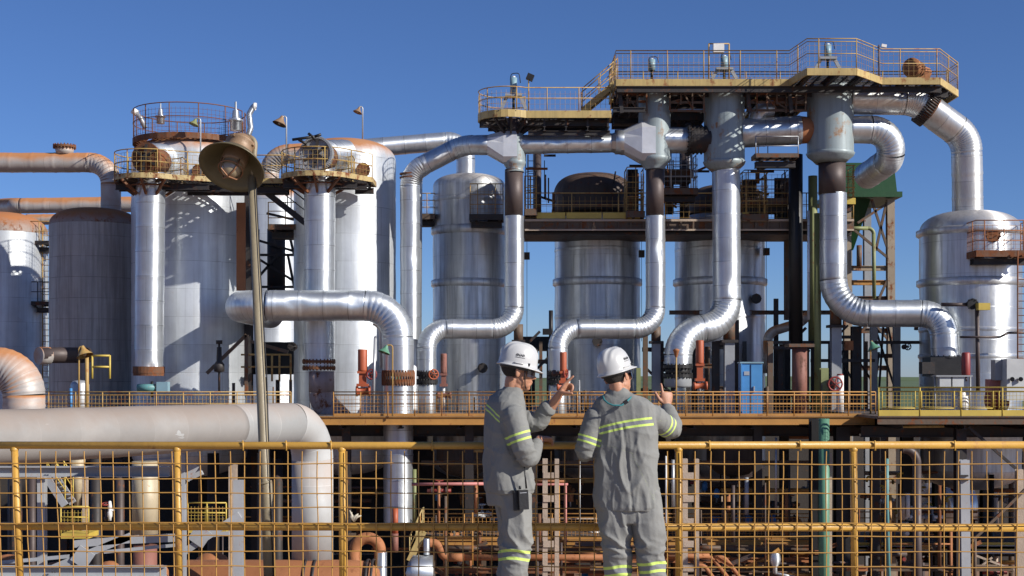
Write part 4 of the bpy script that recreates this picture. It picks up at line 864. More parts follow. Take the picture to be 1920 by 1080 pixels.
# equipment on the right deck
t = thing('pump_box', 'black box housing under the end of the right silver bend', 'box', W(1768, 706, 60)); MB().box(W(1765, 688, 60), (M(56, 60), 1.2, M(36, 60))).build('housing', blk, t); MB().box(W(1738, 690, 59.6), (M(24, 60), .5, M(22, 60))).build('side_duct', dark, t); MB().flange(W(1772, 670, 60), (0, 0, 1), M(27, 60), .08, 16).build('flange', blk, t)
t = thing('control_box', 'pale twin door control box on legs behind the yellow railing', 'cabinet', W(1780, 778, 54.5))
for u in (1770, 1794): MB().box(W(u, 716, 54.5), (M(21, 54.5), .35, M(18, 54.5))).build('door', cab, t)
for u in (1753, 1819): MB().cyl(W(u, 778, 54.6), W(u, 706, 54.6), .04, seg=6).build('leg', gry, t)
MB().box(W(1786, 705, 54.5), (M(68, 54.5), .5, .06)).build('roof', gry, t)
t = thing('chemical_drum', 'red cylinder standing upright beside the slim silver pipe', 'cylinder', W(1812, 706, 57)); MB().lathe(W(1811, 706, 57), [(0, 0), (M(7, 57), 0), (M(8, 57), .1), (M(8, 57), .95), (M(6, 57), 1.0), (0, 1.0)], 18).build('body', redm, t); MB().cyl(W(1811, 706, 57), W(1812, 715, 57), .04, seg=6).build('stem', bare, t)
t = thing('electric_panel', 'grey electric panel with two round gauges at the deck corner', 'cabinet', W(1905, 778, 54.3)); MB().box(W(1906, 712, 54.4), (M(48, 54.4), .7, M(78, 54.4))).build('housing', cab, t)
for u in (1898, 1914): MB().cyl(W(u, 711, 54), W(u, 711, 53.9), .09, seg=16).build('gauge', blk, t)
MB().box(W(1874, 694, 54.8), (M(24, 54.8), .5, M(38, 54.8))).build('window_panel', gry, t)
for u in (1886, 1925): MB().cyl(W(u, 778, 54.4), W(u, 750, 54.4), .05, seg=6).build('leg', gry, t)
t = thing('storage_drum', 'faded pink drum lying behind the yellow railing', 'drum', W(1866, 775, 55.2)); MB().lathe(W(1850, 750, 55.2), [(0, 0), (.35, .02), (.46, .1), (.46, .65), (.46, .75), (.35, .8), (0, .82)], 20, (1, 0, 0)).build('body', redm, t); MB().box(W(1866, 726, 55.2), (M(30, 55), .5, M(30, 55))).build('cover', pink, t)
t = thing('jug', 'white plastic jug on the yellow deck', 'jug', W(1805, 772, 53.6)); MB().lathe(W(1805, 772, 53.6), [(0, 0), (.2, 0), (.24, .2), (.22, .5), (.12, .65), (.09, .8), (0, .82)], 14).build('body', white, t); MB().sweep([W(1809, 745, 53.6), W(1814, 742, 53.6), W(1813, 755, 53.6)], .025, 5).build('handle', white, t)
# blue cabinet
t = thing('cabinet', 'bright blue cabinet standing behind the ochre railing', 'cabinet', W(1407, 776, 57.3)); MB().box(W(1407, 729, 57.3), (M(40, 57.3), .6, M(94, 57.3))).build('housing', blue, t); MB().box(W(1388, 729, 57.1), (.05, .66, M(94, 57.3))).build('side_flange', blue, t); MB().box(W(1407, 680, 57.3), (M(44, 57.3), .7, .06)).build('lid', lblue, t)
b_ = MB(); b_.box(W(1408, 729, 56.985), (.02, .02, M(90, 57.3))); b_.build('door_seam', blk, t); MB().box(W(1414, 730, 56.97), (.05, .05, .25)).build('handle', galv, t); MB().box(W(1400, 700, 56.985), (.22, .02, .16)).build('vent_grille', gry, t)
t = thing('white_barrel', 'white upright pipe with a pink lid beside the handwheel', 'barrel', W(1575, 775, 60)); MB().cyl(W(1575, 775, 60), W(1575, 704, 60), M(7, 60), seg=16).build('body', white, t); MB().cyl(W(1575, 704, 60), W(1575, 701, 60), M(5.5, 60), seg=16).build('lid', redm, t)
def handwheel(u, v, Y, rpx, label, m=redm, ax=(0, -1, 0), body=True):
    c = W(u, v, Y); ax = Vector(ax).normalized(); t = thing('gate_valve', label, 'valve', c); r = M(rpx, Y)
    n_ = ax.cross(V(0, 0, 1)) if abs(ax.z) < .9 else V(1, 0, 0); n_.normalize(); bt = ax.cross(n_)
    pts = [c+(n_*math.cos(2*math.pi*k/16)+bt*math.sin(2*math.pi*k/16))*r for k in range(16)]
    mb = MB().sweep(pts, r*.1+.012, 5, closed=True)
    for k in range(3):
        a = math.pi*k/3+.3; d = n_*math.cos(a)+bt*math.sin(a); mb.cyl(c-d*r, c+d*r, r*.07+.01, seg=4)
    mb.build('handwheel', m, t); MB().cyl(c+ax*.05, c-ax*.5, .04, seg=6).build('stem', dark, t)
    if body: MB().lathe(c-ax*.4, [(.0, -.22), (r*.8, -.22), (r*.8, -.12), (r*.45, -.1), (r*.45, .1), (r*.3, .15), (0, .16)], 12, ax).build('valve_body', bare, t)
handwheel(1566, 720, 59, 13, 'red handwheel valve right of the rust pink column')
handwheel(813, 702, 58.2, 9, 'red handwheel valve below the first level bend', redo, (.3, -1, 0))
handwheel(697, 702, 57, 9, 'dark red handwheel valve next to the orange cylinder', redm)
handwheel(1002, 660, 60, 6, 'small dark handwheel in the gap beside the first helmet', dark)
handwheel(1702, 650, 62, 6, 'little black handwheel left of the black box housing', dark)
handwheel(1061, 700, 58.5, 8, 'dark red handwheel beside the orange red upright', redm, (1, -.6, 0))
def red_actuator(u, v0, v1, v2, v3, Y, wpx, label, m=redo):
    t = thing('valve_actuator', label, 'actuator', W(u, v3, Y), 'orange red upright actuators on the deck'); r = M(wpx/2, Y)
    MB().lathe(W(u, v1, Y), [(0, 0), (r, 0), (r, .06), (r, M(v1-v0, Y)-.04), (r*.9, M(v1-v0, Y)), (0, M(v1-v0, Y))], 18).build('cylinder', m, t)
    b = MB(); b.box(W(u, (v1+v2)/2, Y), (r*1.5, r*1.2, M(v2-v1, Y))); b.box(W(u, v2, Y), (r*2.4, r*2.0, .12)); b.box(W(u, v1+2, Y), (r*2.1, r*1.9, .1)); b.build('yoke', m, t)
    MB().cyl(W(u, v3, Y), W(u, v2, Y), r*.45, seg=10).build('stem', white if v3 > v2+15 else m, t)
    MB().lathe(W(u+1, (v2+v3)/2, Y), [(0, -.3), (r*1.1, -.3), (r*1.1, -.22), (r*.8, -.2), (r*.8, .2), (r*1.1, .22), (r*1.1, .3), (0, .3)], 14, (1, 0, 0)).build('valve_body', m, t)
    return t
red_actuator(680, 655, 696, 722, 745, 57.2, 18, 'orange red upright cylinder left of the great elbow pipe')
red_actuator(1056, 660, 696, 716, 735, 58.5, 13, 'orange red upright cylinder just above the pointing fingers')
red_actuator(1312, 638, 682, 712, 735, 59, 15, 'orange red upright cylinder left of the blue cabinet')
red_actuator(832, 663, 700, 722, 760, 58.5, 12, 'dark rust red upright cylinder by the first level bend', prust)
def vflange(u, v, Y, wpx, hpx, label, m=blk):
    t = thing('bolted_flange', label, 'flange', W(u, v+hpx/2, Y))
    for q in (-1, 1): MB().flange(W(u, v+q*hpx*.36, Y), (0, 0, 1), M(wpx/2, Y), .14, 22, .035).build('ring', m, t)
    MB().cyl(W(u, v-hpx/2, Y), W(u, v+hpx/2, Y), M(wpx*.42, Y), seg=22).build('valve_body', m, t)
vflange(801, 708, 60.6, 40, 22, 'black butterfly valve under the first silver return pipe')
vflange(1046, 708, 60.6, 40, 22, 'black butterfly valve under the dented silver return pipe', blk)
vflange(1271, 696, 60.4, 56, 24, 'black butterfly valve under the thick silver return pipe', blk)
t = thing('capped_pipe', 'grey drum shaped pipe end under the black butterfly valve behind the pointing hand', 'pipe', W(1271, 728, 60.4)); MB().lathe(W(1271, 727, 60.4), [(0, 0), (M(24, 60), .02), (M(26, 60), .1), (M(26, 60), M(18, 60))], 24).build('body', gry, t)
for u, lb in ((801, 'short silver pipe sinking through the deck under the first return pipe'), (1046, 'short silver pipe sinking through the deck beside the pointing man')):
    tag(MB().cyl(W(u, 780, 60.6), W(u, 720, 60.6), M(17, 60.6), seg=24).build('pipe_stub', alu), lb, 'pipe')
# instruments on the tall pipes
t = thing('positioner_box', 'pale blue box with cyan valve under the first column pipe', 'instrument', W(290, 735, 58.4)); MB().box(W(306, 725, 58.4), (M(21, 58.4), .4, M(18, 58.4))).build('box', lblue, t); MB().cyl(W(258, 727, 58.4), W(292, 727, 58.4), .16, seg=12).build('cylinder', teal, t); MB().cyl(W(285, 745, 58.4), W(285, 715, 58.4), .06, seg=8).build('stem', blk, t)
t = thing('capped_pipe', 'orange capped end of the dark horizontal vessel behind the rusty bend', 'pipe', W(60, 670, 60)); MB().cyl(W(75, 666, 60), W(165, 666, 62), M(15, 60), seg=22).build('body', bare, t); MB().cyl(W(72, 667, 60), W(92, 667, 60.4), M(16.5, 60), seg=22).build('end_band', aluR, t)
tag(MB().lathe(W(150, 640, 66), [(0, 0), (.35, .02), (.42, .15), (.42, .9), (.35, 1.0), (0, 1.05)], 16, (1, 0, 0)).build('gearbox', blue), 'dark blue drive unit against the dull grey tank', 'gearbox')
t = thing('yellow_frame', 'small yellow gate frame left of the first column pipe', 'frame', W(190, 710, 58.5))
for u in (173, 206): MB().cyl(W(u, 710, 58.5), W(u, 666, 58.5), .045, seg=6).build('post', yelb, t)
for v in (667, 688): MB().cyl(W(173, v, 58.5), W(206, v, 58.5), .045, seg=6).build('bar', yelb, t)
for u, lb, m_, r_ in ((163, 'yellow striped upright tube behind the left railing', yel, .08), (133, 'blue tipped thin rod behind the left railing', blue, .06)):
    tag(MB().cyl(W(u, 778, 56.8), W(u, 665 if u > 150 else 728, 56.8), r_, seg=8).build('upright_tube', m_), lb, 'pipe')
tag(MB().lathe(W(150, 775, 57.5), [(0, 0), (.35, 0), (.38, .3), (.38, 1.2), (.3, 1.35), (0, 1.4)], 16).build('filter_pot', galv), 'small silver pot behind the ochre lamp post', 'vessel')
t = thing('yellow_frame', 'yellow stair head railing behind the leaning lamp pole', 'frame', W(520, 715, 60))
for u in (510, 524, 545): MB().cyl(W(u, 715, 60), W(u, 664, 60), .045, seg=6).build('post', yel, t)
for v in (665, 688): MB().cyl(W(452, v, 60.2), W(545, v, 60), .04, seg=6).build('bar', yel, t)
for (u, v, lb) in ((411, 642, 'dark valve with thin spindle on the left of the leaning lamp pole'),):
    t = thing('gate_valve', lb, 'valve', W(u, 690, 59)); MB().cyl(W(u, 735, 59), W(u, 640, 59), .05, seg=6).build('stem', dark, t); MB().lathe(W(u, 690, 59), [(0, -.2), (.22, -.15), (.22, .15), (.12, .3), (.1, .9), (0, .9)], 14).build('body', dark, t); MB().cyl(W(u, 645, 59), W(u, 638, 59), .14, seg=8).build('cap', dark, t)
braces('rusty slanting pipe braces under the great elbow pipe', [((388, 700), (462, 628)), ((462, 628), (462, 735)), ((470, 640), (540, 660))], 59.5, 6, brn)
braces('dark lattice of braces in front of the pale far tank', [((482, 450), (548, 470)), ((484, 520), (520, 480)), ((484, 485), (548, 525)), ((540, 430), (552, 480)), ((484, 430), (484, 545)), ((484, 478), (552, 478)), ((540, 480), (552, 540)), ((500, 400), (552, 412)), ((484, 538), (552, 538))], 68, 4.5)
column(518, 430, 545, 68.5, 34, 'broad dark duct standing between the two tall tanks', dark, 'duct', 'O')
column(466, 300, 740, 63.8, 15, 'shadowed column at the back of the white clad tank', dark)
tag(MB().beam(W(452, 380, 61.6), W(452, 545, 61.6), M(17, 61.6), .1).build('downpipe', rusto), 'orange rusted flat duct running down the white clad tank', 'duct')
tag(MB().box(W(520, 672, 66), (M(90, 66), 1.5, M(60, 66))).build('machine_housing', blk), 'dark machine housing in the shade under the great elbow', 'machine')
pipe('horizontal_vessel', 'thin silver pipe pair standing right of the orange red cylinder', 'pipe', [W(700, 770, 57), W(703, 632, 57), W(706, 632, 57)], M(2.5, 57), .05, galv, galv, seg=8)
# sheds and clutter behind the deck
t = thing('shed', 'dark open shed roof in the gap beside the first helmet', 'shed', W(1010, 760, 75)); MB().box(W(1010, 645, 75), (M(62, 75), 2, M(26, 75))).build('roof', blk, t)
for u in (985, 1000, 1028): MB().box(W(u, 705, 75), (.18, .18, M(110, 75))).build('post', dark, t)
t = thing('stack', 'slim dark stack standing far off beside the dented return pipe', 'stack', W(1033, 660, 90)); MB().cyl(W(1033, 660, 90), W(1033, 582, 90), .14, seg=8).build('tube', blk, t); MB().box(W(1026, 622, 90), (.6, .3, .4)).build('head', blk, t)
# foreground pole lamp
YL = 9.95
t = thing('street_lamp', 'big olive brown enamel lamp with wire guard on a leaning khaki pole', 'lamp', W(508, 1130, YL))
pb, pt = W(508, 1130, YL), W(472, 330, YL)
MB().sweep([pb, W(499, 905, YL), W(497, 900, YL), pt], [M(11.5, YL), M(11.5, YL), M(9.8, YL), M(7.6, YL)], 16).build('pole', pole, t)
MB().sweep(poly([W(515, 1130, YL-.04), W(506, 905, YL-.035), W(500, 700, YL-.035), W(489, 520, YL-.03), W(480, 350, YL-.03), W(478, 300, YL-.02)], .3, 3), .0045, 5).build('power_cable', blk, t)
MB().cyl(W(498, 907, YL), W(497, 903, YL), M(13, YL), seg=16).build('pole_collar', pole, t)
MB().sweep(poly([W(473, 345, YL), W(476, 300, YL), W(479, 262, YL+.02), W(464, 256, YL+.03)], .06, 5), M(5, YL), 10).build('pole_arm', pole, t)
hc = W(436, 309, YL-.12); axl = V(-.2, -.78, -1).normalized()
def hz_(r_px): return M(r_px, YL)
MB().lathe(hc, [(0, -hz_(72)), (hz_(16), -hz_(71)), (hz_(21), -hz_(64)), (hz_(25), -hz_(58)), (hz_(25), -hz_(55)), (hz_(29), -hz_(54)), (hz_(29), -hz_(50)), (hz_(25), -hz_(48)), (hz_(27), -hz_(30)), (hz_(27), -hz_(24))], 32, axl).build('lamp_head', lampc, t)
MB().lathe(hc, [(hz_(25), -hz_(30)), (hz_(32), -hz_(25)), (hz_(43), -hz_(15)), (hz_(54), -hz_(3)), (hz_(61), hz_(6)), (hz_(62), hz_(8)), (hz_(61), hz_(9)), (hz_(53), hz_(0)), (hz_(42), -hz_(12)), (hz_(31), -hz_(22)), (hz_(22), -hz_(26))], 48, axl).build('lamp_shade', shade, t)
MB().lathe(hc, [(hz_(24), -hz_(26)), (hz_(24), -hz_(2)), (hz_(22), hz_(1)), (hz_(19), hz_(1)), (0, hz_(0))], 28, axl).build('inner_collar', lampc, t)
MB().lathe(hc, [(hz_(19), 0), (hz_(19.5), hz_(8)), (hz_(18), hz_(16)), (hz_(13), hz_(23)), (hz_(6), hz_(27)), (0, hz_(28))], 28, axl).build('lamp_globe', glass, t)
b = MB(); e1 = axl.cross(V(0, 1, 0)).normalized(); e2 = axl.cross(e1)
for k in range(2):
    d = e1*math.cos(math.pi*k/2+.9)+e2*math.sin(math.pi*k/2+.9); b.sweep([hc+d*hz_(23)+axl*hz_(0), hc+d*hz_(23)+axl*hz_(14), hc+d*hz_(17)+axl*hz_(25), hc+axl*hz_(31), hc-d*hz_(17)+axl*hz_(25), hc-d*hz_(23)+axl*hz_(14), hc-d*hz_(23)], hz_(1.5), 6)
b.build('wire_guard', cage, t)
MB().sweep([hc+(e1*math.cos(k*math.pi/12)+e2*math.sin(k*math.pi/12))*hz_(23)+axl*hz_(13) for k in range(24)], hz_(1.2), 6, closed=True).build('guard_ring', cage, t)
for q in range(4):
    a = q*math.pi/2+.4; p = hc+(e1*math.cos(a)+e2*math.sin(a))*hz_(27)-axl*hz_(52); MB().cyl(p-axl*hz_(4), p+axl*hz_(4), hz_(2.5), seg=8).build('clamp_bolt', lampc, t)

# ---------------------------------------------------------------- foreground guard rail
YF = 9.4; tz, mz_ = Z(835.5, YF), Z(988.5, YF)
t = thing('guard_rail', 'ochre pipe guard rail with square wire mesh in front of the plant', 'railing', (X(-100, YF), YF, 0))
MB().sweep([V(X(-250, YF), YF, Z(834.5, YF)), V(X(700, YF), YF, tz), V(X(2150, YF), YF, Z(834, YF))], M(7, YF), 20).build('top_rail', yelo, t)
MB().sweep([V(X(-250, YF), YF, Z(986, YF)), V(X(2150, YF), YF, Z(990, YF))], M(7.5, YF), 20).build('mid_rail', yelo, t)
for u0, u1 in ((27, 40), (332, 337), (641, 643), (957, 960), (1272, 1273), (1600, 1603), (-280, -270), (1925, 1932)):
    MB().cyl(V(X(u1, YF), YF, 0), V(X(u0, YF), YF, tz-.01), M(6.6, YF), seg=18).build('post', yelo, t)
    MB().lathe(V(X(u0, YF), YF, tz-.028), [(M(6.6, YF), -.012), (M(8.2, YF), 0), (M(6.6, YF), .012)], 16).build('weld_collar', yelo, t)
b = MB(); YM = YF-.034; rw = .0041
u = -60.0; k = 0
while u < 1990:
    lean = 10*max(0, (640-u)/640); jt = random.uniform(-1.6, 1.6)
    pts = [W(u+jt+random.uniform(-.7, .7)+1.1*math.sin(q*.8+k*.7)*(.5+.5*math.sin(k*.37))+lean*(q/7), 846+q*42, YM+.003*math.sin(q*1.7+k)) for q in range(8)]
    b.sweep(pts, rw, 5, False); 
    u += 27.3; k += 1
v = 870.0; k = 0
for v in (869, 897, 924.5, 952.5, 980.5, 1005, 1034, 1062, 1090, 1118):
    pts = [W(-70+q*42, v+random.uniform(-.7, .7)+.9*math.sin(q*.45+v)+(1.5 if q > 20 else 0), YM-.006) for q in range(50)]
    b.sweep(pts, rw, 5, False)
b.build('wire_mesh', wirem, t)
b = MB()
for u in (455, 536, 620, 810, 1003-20, 1330, 1640, 1790, 1500): b.sweep([W(u, 826, YF-.03), W(u+1, 845, YM)], .006, 5)
b.build('mesh_clip', yelo, t)
c = W(664, 972, YF-.03)
b = MB(); 
for q in range(4): b.sweep([c+V(0, 0, -.02), c+V(math.cos(q*1.4)*.02, -.01, .012), c+V(math.cos(q*1.1)*.05+.02*q/3, -.01, .02+.012*q)], [.008, .01, .004], 6)
tag(b.build('rag_knot', mat('dirty rag', (.5, .45, .35), .9, 0, bump=.1)), 'dirty rag tied around the mesh at the middle rail', 'rag')
# ---------------------------------------------------------------- left foreground pipes and rack
rnd = random.Random(3)
pipe('rusty_pipe', 'thick orange topped pipe bending down at the photo edge', 'pipe', [W(-140, 689, 47), W(45, 689, 47), W(45, 800, 47)], M(38, 47), .95, aluR, aluRE)
YB = 42.
p_end = V(X(586, YB), YB, Z(795, YB)); p_far = V(X(0, 31.5), 31.5, .17); p_end.z = .15; dr_ = (p_far-p_end)*1.35
pipe('great_pipe', 'great pale horizontal pipe bending down beside the first guard rail posts', 'pipe', [p_end+dr_, p_end, V(p_end.x, p_end.y, Z(1052, YB))], M(38.5, YB), 1.1, whitep, whitep, seg=40)
t = [o for o in COL.objects if o.name == 'great_pipe'][0]; ax = dr_.normalized(); x0_ = p_end+dr_*.235
mb = MB().sweep([x0_+dr_*.766*k/60 for k in range(61)], M(39.2, YB), 44); weather(mb, 0, lambda p: x0_+ax*(p-x0_).dot(ax), 1, .016); mb.build('outer_cladding', dull, t)
YK = 38.5
t = thing('pipe_rack', 'pale grey steel rack of beams and braces under the great pale pipe', 'rack', W(340, 1200, YK))
for a, b_, w_, h_, mm in (((-60, 884), (318, 884), .3, .29, gryb), ((-60, 1071), (312, 1071), .3, .3, gryb)): MB().ibeam(W(*a, YK), W(*b_, YK), w_, h_).build('beam', mm, t)
for u, v0, y in ((341, 848, YK), (448, 900, YK+.6), (79, 890, YK+1.2), (437, 870, YK+1.5)): MB().ibeam(W(u, 1240, y), W(u, v0, y), .22 if u != 448 else .28, .22, .03).build('post', gryb if u != 437 else conc, t)
for a, b_, w_ in (((100, 1065), (245, 1005), .2), ((0, 1055), (130, 1043), .1), ((195, 1035), (330, 1022), .09), ((140, 1020), (260, 1010), .2), ((345, 1035), (450, 965), .2), ((245, 1012), (330, 1008), .22), ((350, 895), (378, 882), .25), ((372, 845), (381, 865), .08), ((110, 858), (80, 862), .15), ((20, 866), (145, 858), .07), ((270, 862), (330, 858), .06), ((370, 1005), (430, 1000), .12)):
    MB().beam(W(*a, YK+.5), W(*b_, YK+.5), w_*.6, w_).build('brace', gryb, t)
for u, v, y in ((350, 880, YK), (155, 1045, YK+.4), (375, 1005, YK+.4)): MB().box(W(u, v, y), (.5, .04, .5), Matrix.Rotation(.6, 3, 'Y')).build('gusset_plate', gryb, t)
b = MB()
for u in (98, 103): 
    for v in (881, 886, 1068, 1073): b.cyl(W(u, v, YK-.15), W(u, v, YK-.19), .025, seg=6)
b.build('bolts', dark, t)
t = thing('horizontal_drum', 'long orange rusted drum lying along the lower edge', 'drum', W(330, 1180, 41))
cY = 41.5; rD = M(58, cY)
MB().lathe(W(345, 1108, cY), [(rD*.0, -.3), (rD*.6, -.28), (rD*.95, -.1), (rD, 0), (rD, M(310, cY)), (rD*.95, M(345, cY)), (rD*.7, M(365, cY)), (0, M(372, cY))], 40, (1, 0, 0)).build('shell', rusto, t)
for u in (575, 592, 690, 700): MB().lathe(W(u, 1108, cY), [(rD, -.04), (rD*1.03, -.04), (rD*1.03, .04), (rD, .04)], 40, (1, 0, 0)).build('hoop', dark, t)
for i, (u, v, r_) in enumerate(((14, 1052, 26), (102, 1060, 18), (205, 1058, 18), (398, 1050, 30), (300, 1062, 14))):
    y = 43.+i*.1; mb = MB().lathe(W(u, v+8, y), [(M(r_*1.2, y), -1.2), (M(r_*1.15, y), 0), (M(r_*.95, y), M(r_*.4, y)), (M(r_*.5, y), M(r_*.72, y)), (0, M(r_*.8, y))], 22)
    tag(mb.build('domed_drum_end', rusto), ['orange rusted cap nearest the photo edge behind the lower beam', 'orange rusted cap beside the first guard rail post', 'orange rusted cap under the crossing of the pale braces', 'largest orange rusted cap behind the pale posts', 'smallest orange rusted cap beside the second guard rail post'][i], 'cap')
pipe('rusty_elbow', 'orange rusted elbow pipe turning down into silver near the third guard rail post', 'pipe', [W(664, 1100, 43), W(666, 1009, 43), W(712, 1009, 43), W(714, 1120, 43)], M(11, 43), .38, rusto, rusto)
tag(MB().cyl(W(714, 1130, 43), W(714, 1035, 43), M(11.6, 43), seg=20).build('pipe_sleeve', alu), 'silver sleeve below the orange rusted elbow', 'pipe')
column(660, 1000, 1200, 43.2, 14, 'dark brown upright beam behind the third guard rail post', brn, 'steel_post')
# creamy pipes behind the rack
cream = mat('cream stained pipe', (.5, .42, .28), .5, .1, rust=.3, rustcol=(.3, .15, .06), rs=1, streak=.4, brick=(9, 1.1, .014, .5), bump=.1)
t = thing('upright_pipe', 'cream stained upright pipe seen behind the pale rack', 'pipe', W(272, 1200, 50)); MB().cyl(W(272, 1010, 50), W(272, 865, 50), M(24, 50), seg=28).build('pipe_section', cream, t); MB().cyl(W(272, 1200, 50), W(272, 1022, 50), M(22, 50), seg=24).build('lower_section', prust, t)
column(160, 880, 1100, 50, 9, 'slim stained post behind the rack with bolted plates', conc, 'steel_post')
tag(MB().lathe(W(145, 950, 51), [(.0, 0), (.1, 0), (.32, 2.0), (.3, 2.0)], 16).build('cone_pipe', cream), 'cream cone narrowing downward beside the slim stained post', 'pipe')
stair('yellow mesh sided stair descending behind the pale rack', W(88, 896, 49), W(122, 948, 49), .9, gryb, yelb, 7)
for lb, ua, ub, v, Y in (('little yellow landing railing below the mesh sided stair', 114, 166, 1000, 49), ('little yellow landing railing between the two pale posts', 352, 424, 990, 52)):
    t = thing('landing', lb, 'landing', W(ua, v, Y)); railing(t, [W(ua, v, Y), W(ub, v, Y)], .95, yelb, .8, mesh=.13, mid=(.6,), r=.028); MB().box((W(ua, v, Y)+W(ub, v, Y))/2+V(0, .6, -.1), (M(ub-ua, Y), 1.2, .18)).build('floor', yelb, t)
for i, (u, wpx, Y, v0) in enumerate(((180, 20, 56, 860), (28, 26, 55, 850), (60, 14, 54, 880), (225, 16, 58, 860), (488, 12, 56, 850), (520, 20, 58, 860), (400, 22, 60, 850), (600, 30, 62, 850))):
    tag(MB().cyl(W(u, 1250, Y), W(u, v0, Y), M(wpx/2, Y), seg=18).build('shadow_pipe', [dark, dark, bare, bare, dark, dark, dark, bare][i]), 'dim upright pipe in the gloom under the left deck', 'pipe', 'dim upright pipes in the gloom under the left deck')  # dark steel colours stand in for the gloom on these pipes
handwheel(198, 945, 50, 7, 'small red lever valve in front of the gloom', redm, (0, -.3, 1))
t = thing('tap', 'white tap fitting hanging below the small red lever', 'tap', W(206, 975, 50)); MB().lathe(W(206, 976, 50), [(0, 0), (.06, 0), (.06, .1), (.09, .15), (.09, .3), (.06, .35), (.08, .5), (.05, .7), (0, .72)], 10).build('body', white, t); MB().cyl(W(206, 960, 50), W(214, 955, 50), .04, seg=6).build('arm', white, t)

# ---------------------------------------------------------------- lower level right of the great pipe
t = thing('valve_actuator', 'orange red upright cylinder in front of the silver drop pipe', 'actuator', W(741, 1025, 52)); MB().cyl(W(741, 1000, 52), W(741, 953, 52), M(5.5, 52), seg=14).build('cylinder', redo, t); MB().cyl(W(740, 1035, 52), W(740, 1000, 52), M(7, 52), seg=12).build('base', prust, t)
LZ = Z(1011, 57)
root = deck('lower_deck', 'lower orange railed deck crossing behind the guard rail mesh', X(788, 57), X(1530, 57), 57, 62, LZ, orr, floorm, th=.3, cols=[(X(u, 57.6), 57.6, brn, .3) for u in (810, 905, 1120, 1235, 1440, 1530)])
railing(root, [V(X(788, 57), 57.05, LZ), V(X(1530, 57), 57.05, LZ)], 1.05, orr, 1.9, mesh=.16, mid=(.5, .85), wr=.008, kick=orr, kh=.12)
stair('yellow stair at the end of the lower deck climbing beside the silver drop pipe', W(768, 1052, 55), W(792, 1000, 55), .8, yelk, yelk, 6)
root = deck('lower_deck', 'lower deck with patchy red and yellow edge behind the brown curved pipe', X(1566, 60), X(1790, 60), 60, 64, Z(1016, 60), yelb, floorm, th=.3, cols=[(X(u, 60.4), 60.4, brn, .3) for u in (1600, 1700, 1785)])
railing(root, [V(X(1566, 60), 60.05, Z(1016, 60)), V(X(1790, 60), 60.05, Z(1016, 60))], 1.3, yel, 1.4, mesh=0, mid=(.45, .8))
MB().ibeam(W(1570, 1029, 60), W(1786, 1029, 60), .2, .28).build('edge_channel', gryb, root)
root = deck('lower_deck', 'lower yellow edged deck right of the grey upright column', X(1822, 58), X(2000, 58), 58, 64, Z(1016, 58), yelb, floorm, th=.3)
railing(root, [V(X(1822, 58), 58.05, Z(1016, 58)), V(X(2000, 58), 58.05, Z(1016, 58))], 1.3, yel, 1.6, mesh=0, mid=(.45, .8))
MB().ibeam(W(1824, 1030, 58), W(1990, 1030, 58), .2, .35).build('edge_channel', gryb, root)
def lattice(u, label, Y=54, v0=862, du=22, m=conc, m2=None):
    t = thing('lattice_column', label, 'column', W(u, 1250, Y))
    MB().box(W(u, 1050, Y), (M(9.5, Y), .3, M(380, Y))).build('leg', m, t); o = MB().box(W(u+du, 1050, Y+.1), (M(8, Y), .3, M(380, Y))).build('leg', m2 or m, t)
    for v in (892, 935, 978, 1020, 1065): MB().box(W(u+du*.3, v, Y-.17), (M(20, Y), .06, M(12, Y))).build('batten_plate', m, t)
lattice(1022, 'pale twin legged column with batten plates between the two workers')
lattice(1284, 'pale twin legged column with batten plates right of the second worker')
column(1545, 785, 1250, 54.5, 20, 'pale green upright pipe crossing the whole lower level', gpipe, 'green_pipe', 'O')
column(1532, 785, 1250, 55.5, 26, 'black upright beam just behind the pale green pipe', blk, 'steel_post')
column(1557, 850, 1250, 54.8, 5, 'thin tan beam beside the pale green pipe', conc, 'steel_post')
column(1578, 800, 1250, 57, 26, 'wide black column right of the pale green pipe', blk, 'steel_post')
pipe('curved_pipe', 'dark brown pipe curving down beside the teal rod', 'pipe', [W(1690, 842, 50), W(1719, 842, 50), W(1721, 1200, 50)], M(8, 50), .5, bare, bare)
tag(MB().sweep(poly([W(1663, 860, 54), W(1663, 940, 54), W(1670, 1200, 54)], .1), M(3.3, 54), 10).build('thin_pipe', teal), 'thin teal upright pipe left of the dark brown curved pipe', 'pipe')
t = thing('steel_post', 'pale grey upright column with dark bands near the white piped tank', 'column', W(1808, 1250, 50)); MB().ibeam(W(1811, 1250, 50), W(1807, 862, 50), M(17, 50), .3, .03).build('post', gryb, t)
for v in (892, 900): MB().box(W(1807, v, 49.8), (M(16, 50), .1, .06)).build('clamp_band', dark, t)
column(1912, 880, 1250, 52, 14, 'pale column at the photo edge crossed by a brown brace', conc, 'steel_post')
braces('long rusty diagonal brace rising to the photo edge', [((1822, 1015), (1935, 905))], 50.5, 5, brn)
braces('dark diagonal brace falling to the photo edge', [((1815, 800), (1935, 905))], 53.5, 5, dark)
braces('pale diagonal brace low beside the grey upright column', [((1822, 1075), (1860, 1045)), ((1826, 1040), (1930, 1080))], 57, 4, conc)
